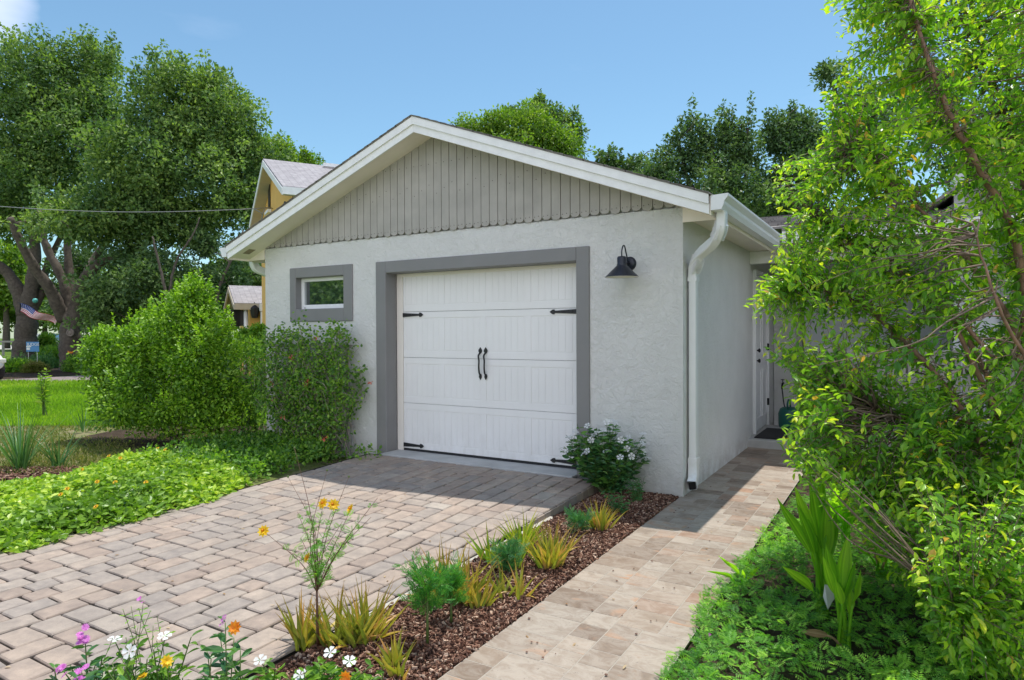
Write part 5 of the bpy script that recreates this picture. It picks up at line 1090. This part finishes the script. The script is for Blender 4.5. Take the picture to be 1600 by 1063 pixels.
SP = np.concatenate(SP); SRd = np.concatenate(SRd)
outline = [(1300, -60), (1292, 25), (1310, 60), (1330, 90), (1285, 150), (1290, 200), (1255, 240), (1205, 260), (1210, 320), (1235, 345), (1215, 385), (1170, 470), (1178, 500), (1215, 500), (1200, 560), (1225, 590), (1245, 640), (1220, 690), (1232, 728), (1262, 750), (1318, 762), (1330, 800), (1350, 840), (1385, 885), (1430, 920), (1450, 980), (1490, 1040), (1520, 1120), (1760, 1120), (1760, -60)]
nt_ = 4500; tg = []
_ph = rng.random((9, 4))*6.28; _dr = rdir(rng, 9)*rng.uniform(6, 13, (9, 1))
def clump(q): return float(np.mean(np.sin(_dr@q+_ph[:, 0]))*1.6)
while len(tg) < nt_:
    p = np.array([rng.uniform(1160, 1760), rng.uniform(-60, 1100)]) if rng.random() < .78 else np.array([rng.uniform(1225, 1620), rng.uniform(620, 1060)])
    if not in_poly(p[None], outline)[0]: continue
    if (p[0] > 1625 or p[1] < -10) and rng.random() < .6: continue
    gap = (1425 < p[0] < 1500 and 260 < p[1] < 330) or (1470 < p[0] < 1560 and 460 < p[1] < 720) or (1300 < p[0] < 1420 and 600 < p[1] < 740)
    if gap and rng.random() < .6: continue
    edge = dist_poly(p[None], outline)[0]
    near = (p[0] > 1430 and p[1] > 740+240*rng.random())
    D = rng.uniform(2.35, 3.1) if near else rng.uniform(2.8, 3.9) if p[1] > 520+260*rng.random() else rng.uniform(3.15, 4.3) if edge > 60 else rng.uniform(3.4, 4.2)
    q = at(p[0], p[1], D)
    if q[0] < .86 or q[2] < .12: continue
    if clump(q) < -.30 and rng.random() < .85: continue
    if p[1] < 560 and rng.random() < .0: continue
    tg.append(q)
gl = Geo(); tw = Geo()
for q in tg:
    d = np.linalg.norm(SP-q, axis=1); j = int(np.argmin(d+rng.random(len(d))*.12)); s_ = SP[j]; v = q-s_; l = np.linalg.norm(v)
    st_ = q-nrm(v+rng.normal(size=3)*.12*l)*min(l, .34)*(.8+.4*rng.random())
    if l > .05: tw.tube(smooth_path([s_, (s_+st_)/2+rng.normal(size=3)*.03, st_, q], 3), np.linspace(min(.006, .002+.005*l), .0011, 10), 4, cap=False)
    n_ = rng.integers(9, 17); S = np.linspace(.05, 1.05, n_)[:, None]; P = st_*(1-S)+q*S; ax = nrm(q-st_); sd = nrm(np.cross(ax, rdir(rng, 1)[0])); alt = np.where(np.arange(n_) % 2, 1, -1)[:, None]
    D_ = nrm(ax*.55+sd*alt*.9+rng.normal(size=(n_, 3))*.25+[0, 0, -.18]); Nn = rdir(rng, n_)*.45+[0, 0, 1]; ll = (.030+.024*rng.random(n_))*(.8+.4*rng.random())*(1.12-.35*np.abs(S[:, 0]-.5))
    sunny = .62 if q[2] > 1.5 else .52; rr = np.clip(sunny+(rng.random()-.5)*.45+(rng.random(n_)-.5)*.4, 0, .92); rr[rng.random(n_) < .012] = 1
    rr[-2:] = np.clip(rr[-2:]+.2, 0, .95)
    place(gl, P, D_, Nn, ll, ll*.55, (LF, LFF), rr)
g.build('trunk', MT['crapebark'], ct); tw.build('twigs', MT['crapetwig'], ct); gl.build('foliage', MT['crape'], ct)
# ------------------------------------------------------------------ strap plants, sapling, grass (left)
for (px, py), n_, L_, lb in (((32, 732), 46, .80, 'tall strap leaved lily clump in the red mulch at left'), ((92, 728), 22, .50, 'low sprawling strap leaved plant right of the tall lily clump'), ((130, 674), 12, .50, 'small strap leaved plant on the dirt beside the large shrub')):
    b_ = onz(px, py); t = thing('strap_leaf_plant', lb, 'plant', b_, 'strap leaved plants'); g = Geo(); straps(g, rng, b_, n_, L_, .022, .8 if n_ != 16 else 2.0, .5, 7, cup=.2, basejit=.09); g.build('leaves', MT['strap'], t)
b_ = onz(71, 652); st = [(b_+np.array([rng.normal()*.04, rng.normal()*.04, .62]), False)]
flowering('sapling', 'thin yellow green sapling standing on the lawn', 'sapling', b_, [(b_+np.array([rng.normal()*.05, rng.normal()*.05, .85-.08*k]), False) for k in range(4)], .13, 'gc', 'petalw', '5', .01, nl=26, wr=.5, seed=151, rad=.010, lfrom=.35)
# lawn blades
rng = np.random.default_rng(160); g = Geo()
def scatter_px(n, y0, y1, x0, x1): px = rng.uniform(x0, x1, n); py = rng.uniform(y0, y1, n); return np.array([onz(a, b_, -.03) for a, b_ in zip(px, py)])
P = scatter_px(42000, 597, 668, -60, 420); n = len(P); k = np.linalg.norm(P-CAM, axis=1)/12
place(g, P, rdir(rng, n)*.45+[0, 0, 1], rdir(rng, n)*[1, 1, .1], .075*(.6+.7*rng.random(n))*np.clip(k, 1, 1.4), .014*k, (QF, QFF), np.clip(.5+.25*vnoise(P, .8, 4)+(rng.random(n)-.5)*.7, 0, 1))
tag(g.build('lawn_grass', MT['blade']), 'bright green mown lawn grass left of the garage', 'grass', kind='stuff')
g = Geo(); P = scatter_px(26000, 640, 745, -60, 330); keep = vnoise(P, 2.2, 12)+.75*(rng.random(len(P))) > .25; P = P[keep]; n = len(P)
place(g, P, rdir(rng, n)*.8+[0, 0, .8], rdir(rng, n), .055*(.6+.8*rng.random(n)), .014, (QF, QFF), rng.random(n)); tag(g.build('thin_weeds', MT['dryblade']), 'thin yellowing weeds on the bare dirt beside the shrub', 'weeds', kind='stuff')
# mulch chips
def chips(name, label, P, L, seed, z=0.0):
    rng = np.random.default_rng(seed); n = len(P); g = Geo(); Q = np.c_[P[:, :2], z+.004+.018*rng.random(n)]; D = nrm(rdir(rng, n)*[1, 1, .3]); Nn = rdir(rng, n)*.35+[0, 0, 1]
    l = L*(.5+.9*rng.random(n)); X = nrm(np.cross(D, Nn)); Z = np.cross(X, D); w_ = l*(.18+.2*rng.random(n)); h = .003+.003*rng.random(n)
    c = [(-1, -1, -1), (1, -1, -1), (1, 1, -1), (-1, 1, -1), (-1, -.9, 1), (1, -.9, 1), (1, .9, 1), (-1, .9, 1)]
    V = np.stack([Q+X*w_[:, None]*a/2+D*l[:, None]*b_/2+Z*h[:, None]*c_ for a, b_, c_ in c], 1); g.add(V, BOXF[1:], rng.random(n)**1.3); o = g.build(name, MT['chip']); tag(o, label, 'mulch', kind='stuff')
n = 26000; P = np.c_[rng.uniform(-.70, -.025, n), rng.uniform(-4.6, -.03, n)]; chips('mulch_chips', 'brown wood chip mulch in the bed between driveway and path', P, .019, 170, -.006)
P = np.array([onz(a, b_) for a, b_ in zip(rng.uniform(-50, 200, 5000), rng.uniform(730, 800, 5000))]); P = P[P[:, 0] < -5.5]; chips('mulch_chips', 'reddish mulch around the strap leaved plants at the left edge', P, .04, 171, -.01)
# debris on the path and driveway
g = Geo(); rng = np.random.default_rng(180)
for i in range(70):
    x, y = rng.uniform(0, .8), rng.uniform(-4, 1); p = np.array([x, y, .009]); r_ = .003+.005*rng.random(); g.lathe([(0.0005, r_*.6), (r_*.8, r_*.4), (r_, 0)], p, 6)
tag(g.build('dark_seeds', MT['stemr']), 'tiny dark seeds and crumbs scattered on the stone path', 'debris', kind='stuff')
g = Geo(); rng = np.random.default_rng(181); n = 90; P = np.c_[rng.uniform(-3.5, .78, n), rng.uniform(-4.6, -.3, n), np.zeros(n)]; P = P[(P[:, 0] < -.8) | (P[:, 0] > .02)]; n = len(P); P[:, 2] = np.where(P[:, 0] < 0, zdrv(P[:, 1])+.013, .008)
place(g, P, rdir(rng, n)*[1, 1, .1], rdir(rng, n)*.15+[0, 0, 1], .018+.02*rng.random(n), .012, (OV, OVF), rng.random(n)); tag(g.build('leaf_litter', MT['dry']), 'a few small dry leaves lying on the pavers and path', 'leaves', kind='stuff')
# ------------------------------------------------------------------ car, flag, sign, far objects
def car(label, loc, ang, paint):
    t = thing('parked_car', label, 'car', loc, 'parked cars'); t.rotation_euler = (0, 0, ang)
    def B(g, n, m, par=None):
        o = g.build(n, m, None, None); o.parent = par or t; return o
    sec = [(-2.2, .45, .80, .78), (-2.1, .30, .95, .86), (-1.3, .25, 1.0, .9), (-.2, .25, 1.0, .91), (.9, .25, .98, .9), (1.6, .25, .92, .88), (2.05, .28, .82, .80), (2.25, .38, .66, .62)]
    g = Geo(); V = []
    for x, z0, z1, hw in sec: V += [(x, -hw*.9, z0), (x, -hw, (z0+z1)/2), (x, -hw*.93, z1-.05), (x, -hw*.75, z1), (x, hw*.75, z1), (x, hw*.93, z1-.05), (x, hw, (z0+z1)/2), (x, hw*.9, z0)]
    n = len(sec); F = [(8*i+j, 8*i+(j+1) % 8, 8*i+8+(j+1) % 8, 8*i+8+j) for i in range(n-1) for j in range(8)]+[tuple(range(8))[::-1], tuple(range(8*n-8, 8*n))]
    g.add(np.array(V), F, smooth=False); bd = B(g, 'body', paint); m = bd.modifiers.new('s', 'SUBSURF'); m.levels = m.render_levels = 2
    g = Geo(); sec2 = [(-1.9, .98, .75, .0), (-1.35, .98, .72, .42), (-.4, .99, .72, .5), (.3, .98, .70, .44), (1.0, .95, .72, .0)]; V = []
    for x, z, hw, h in sec2: V += [(x, -hw, z-.04), (x, -hw*.82, z+h), (x, hw*.82, z+h), (x, hw, z-.04)]
    F = [(4*i+j, 4*i+(j+1) % 4, 4*i+4+(j+1) % 4, 4*i+4+j) for i in range(4) for j in range(4)]; g.add(np.array(V), F); B(g, 'windows', MT['glass'])
    g = Geo(); g.box((-1.3, -.56, 1.40), (.25, .56, 1.50)); bevel(B(g, 'roof', paint), .05, 3)
    for x in (-1.4, 1.4):
        for s in (-1, 1):
            g = Geo(); g.lathe([(.0, .0), (.2, .02), (.32, .02), (.34, .0), (.34, -.2), (0, -.2)], (x, s*.88, .34), 22, axis=(0, s, 0)); w_ = B(g, 'wheel', MT['mat'])
            g = Geo(); g.lathe([(0, .03), (.05, .035), (.19, .028), (.21, .02)], (x, s*.885, .34), 16, axis=(0, s, 0)); B(g, 'rim', MT['oldwhite'], w_)
    for s in (-1, 1): g = Geo(); g.obox((2.13, s*.60, .64), (.06, 0, 0), (0, .16, 0), (0, 0, .07)); bevel(B(g, 'headlight', MT['lampin']), .03, 2)
    g = Geo(); g.obox((2.22, 0, .56), (.04, 0, 0), (0, .45, 0), (0, 0, .13)); bevel(B(g, 'grille', MT['black']), .02); return t
wp_ = simple('white_car_paint', (.78, .79, .80), .25, .02, 2, bs=0)
ang = math.atan2(_R0[1], _R0[0])
car('white car with its front poking in at the left edge', (onz(-80, 594, 0)*np.array([1, 1, 0])), ang-.55, wp_)
car('far white car across the street seen between the oak trunks', at(80, 545, 55)*np.array([1, 1, 0]), ang+.1, wp_)
# flag
fl_ = thing('flag', 'striped flag with a blue starred corner hanging on the left oak', 'flag', at(32, 476, D2-1)); Df = D2-1.2
cv = {}
def fpt(u, v):                                     # u along the fly, v down the hoist
    p = at(32+56*u-3*v, 475+22*u+13*v*(1-.25*u), Df); return p+FW*.12*math.sin(u*7+v*2)+UP*.05*math.sin(u*8+1)
nu = 20; red = simple('flag_red', (.55, .03, .05), .8); wht = simple('flag_white', (.78, .78, .78), .8); blu = simple('flag_blue', (.03, .06, .30), .8)
g = Geo()
for k in range(13):
    for i in range(nu):
        u0, u1 = i/nu, (i+1)/nu; v0, v1 = k/13, (k+1)/13
        mi = 2 if (u1 <= .401 and k < 7) else (0 if k % 2 == 0 else 1)
        g.poly([fpt(u0, v0), fpt(u1, v0), fpt(u1, v1), fpt(u0, v1)], mi=mi)
for i in range(9):
    for j in range(6 if i % 2 == 0 else 5):
        u, v = (i+.7)/9*.38, (j+(.6 if i % 2 == 0 else 1.1))/6*.50; c_ = fpt(u, v)-FW*.02; s_ = .018
        g.poly([c_+RT*s_*math.cos(a)*(1 if q % 2 else .45)+UP*s_*math.sin(a)*(1 if q % 2 else .45) for q, a in enumerate(np.linspace(0, 2*math.pi, 10, endpoint=False)+.31)], mi=1)
g.build('cloth', [red, wht, blu], fl_)
g = Geo(); g.tube([at(29, 473, Df+.6), at(32, 476, Df), at(31, 489, Df)], .02, 6); g.build('pole', MT['mat'], fl_)
# yard sign
Ds = 26.8; sg = thing('yard_sign', 'blue and white yard sign under the left oak', 'sign', at(51, 560, Ds)); c_ = at(51, 542, Ds)
sgb = simple('sign_blue', (.10, .28, .55), .6, .03); g = Geo(); g.obox(c_, RT*.26, zz*.20, FW*.006); g.build('panel', sgb, sg)
g = Geo(); g.obox(c_-FW*.010+zz*.012-RT*.15, RT*.10, zz*.025, FW*.002); g.obox(c_-FW*.010-zz*.08-RT*.17, RT*.07, zz*.05, FW*.002); g.build('white_blocks', MT['white'], sg)
for s in (-1, 1): g = Geo(); p = c_+RT*.18*s; g.tube([p-zz*.2, np.array([p[0], p[1], -.03])], .008, 5); g.build('leg', MT['oldwhite'], sg)
tc = bpy.data.curves.new('lettering', 'FONT'); tc.body = 'JUDGE'; tc.size = .17; tc.align_x = 'CENTER'; tc.extrude = .002
to = bpy.data.objects.new('tmp', tc); col.objects.link(to); bpy.context.view_layer.update()
me = bpy.data.meshes.new_from_object(to.evaluated_get(bpy.context.evaluated_depsgraph_get())); bpy.data.objects.remove(to)
me.materials.clear(); me.materials.append(MT['white']); lo = bpy.data.objects.new('lettering', me); col.objects.link(lo); lo.parent = sg
R3 = Matrix(((RT[0], 0, -FW[0]), (RT[1], 0, -FW[1]), (0, 1, 0))).to_4x4(); lo.matrix_local = Matrix.Translation(Vector([float(v) for v in c_-FW*.014+zz*.04+RT*.03-world_of(sg)])) @ R3
# ornaments on the oak
Do = D1-.55; e_ = at(110, 551, Do); g = Geo()
for s in (-1, 1): g.prism([e_, e_+RT*.11*s+UP*.07, e_+RT*.13*s+UP*.02, e_+RT*.05*s-UP*.04], FW*.01)
g.prism([e_-RT*.02+UP*.04, e_+RT*.02+UP*.04, e_-UP*.08], FW*.015); tag(g.build('wall_ornament', MT['petalo'], None, e_), 'orange winged ornament fixed low on the oak trunk', 'ornament')
e_ = at(110, 520, Do+.1); g = Geo(); a = np.linspace(0, 2*np.pi, 20); g.tube([e_+RT*.13*math.cos(q)+UP*.13*math.sin(q) for q in a], .035, 6, cap=False); g.lathe([(0, .02), (.09, .02), (.1, 0)], e_, 14, axis=-FW)
ko = g.build('knot', simple('pale_bark', (.24, .2, .17), .9), None, e_); ko.parent = [x for x in col.objects if x.get('label', '').startswith('broad oak')][0]; ko.location = [float(v) for v in e_-np.array(ko.parent.location)]
e_ = at(55, 470, 28.5); g = Geo(); g.lathe([(0.001, -.11), (.08, -.08), (.11, 0), (.08, .08), (0.001, .11)], e_, 14); tag(g.build('hanging_ball', simple('teal_paint', (.10, .45, .42), .5), None, e_), 'teal ball hanging between the oak limbs', 'ornament')
g = Geo(); fr = thing('rail_fence', 'low grey rail fence across the street at the left edge', 'fence', at(0, 545, 45)*np.array([1, 1, 0]))
for k, px in enumerate((-60, -28, 5)): g = Geo(); p = at(px, 545, 45); g.box((p[0]-.06, p[1]-.06, 0), (p[0]+.06, p[1]+.06, .95)); g.build('post', MT['fence'], fr)
g = Geo(); p, q_ = at(-62, 534, 45), at(20, 534, 45); g.obox((p+q_)/2, (q_-p)/2, UP*.06, FW*.03); g.build('rail', MT['fence'], fr)
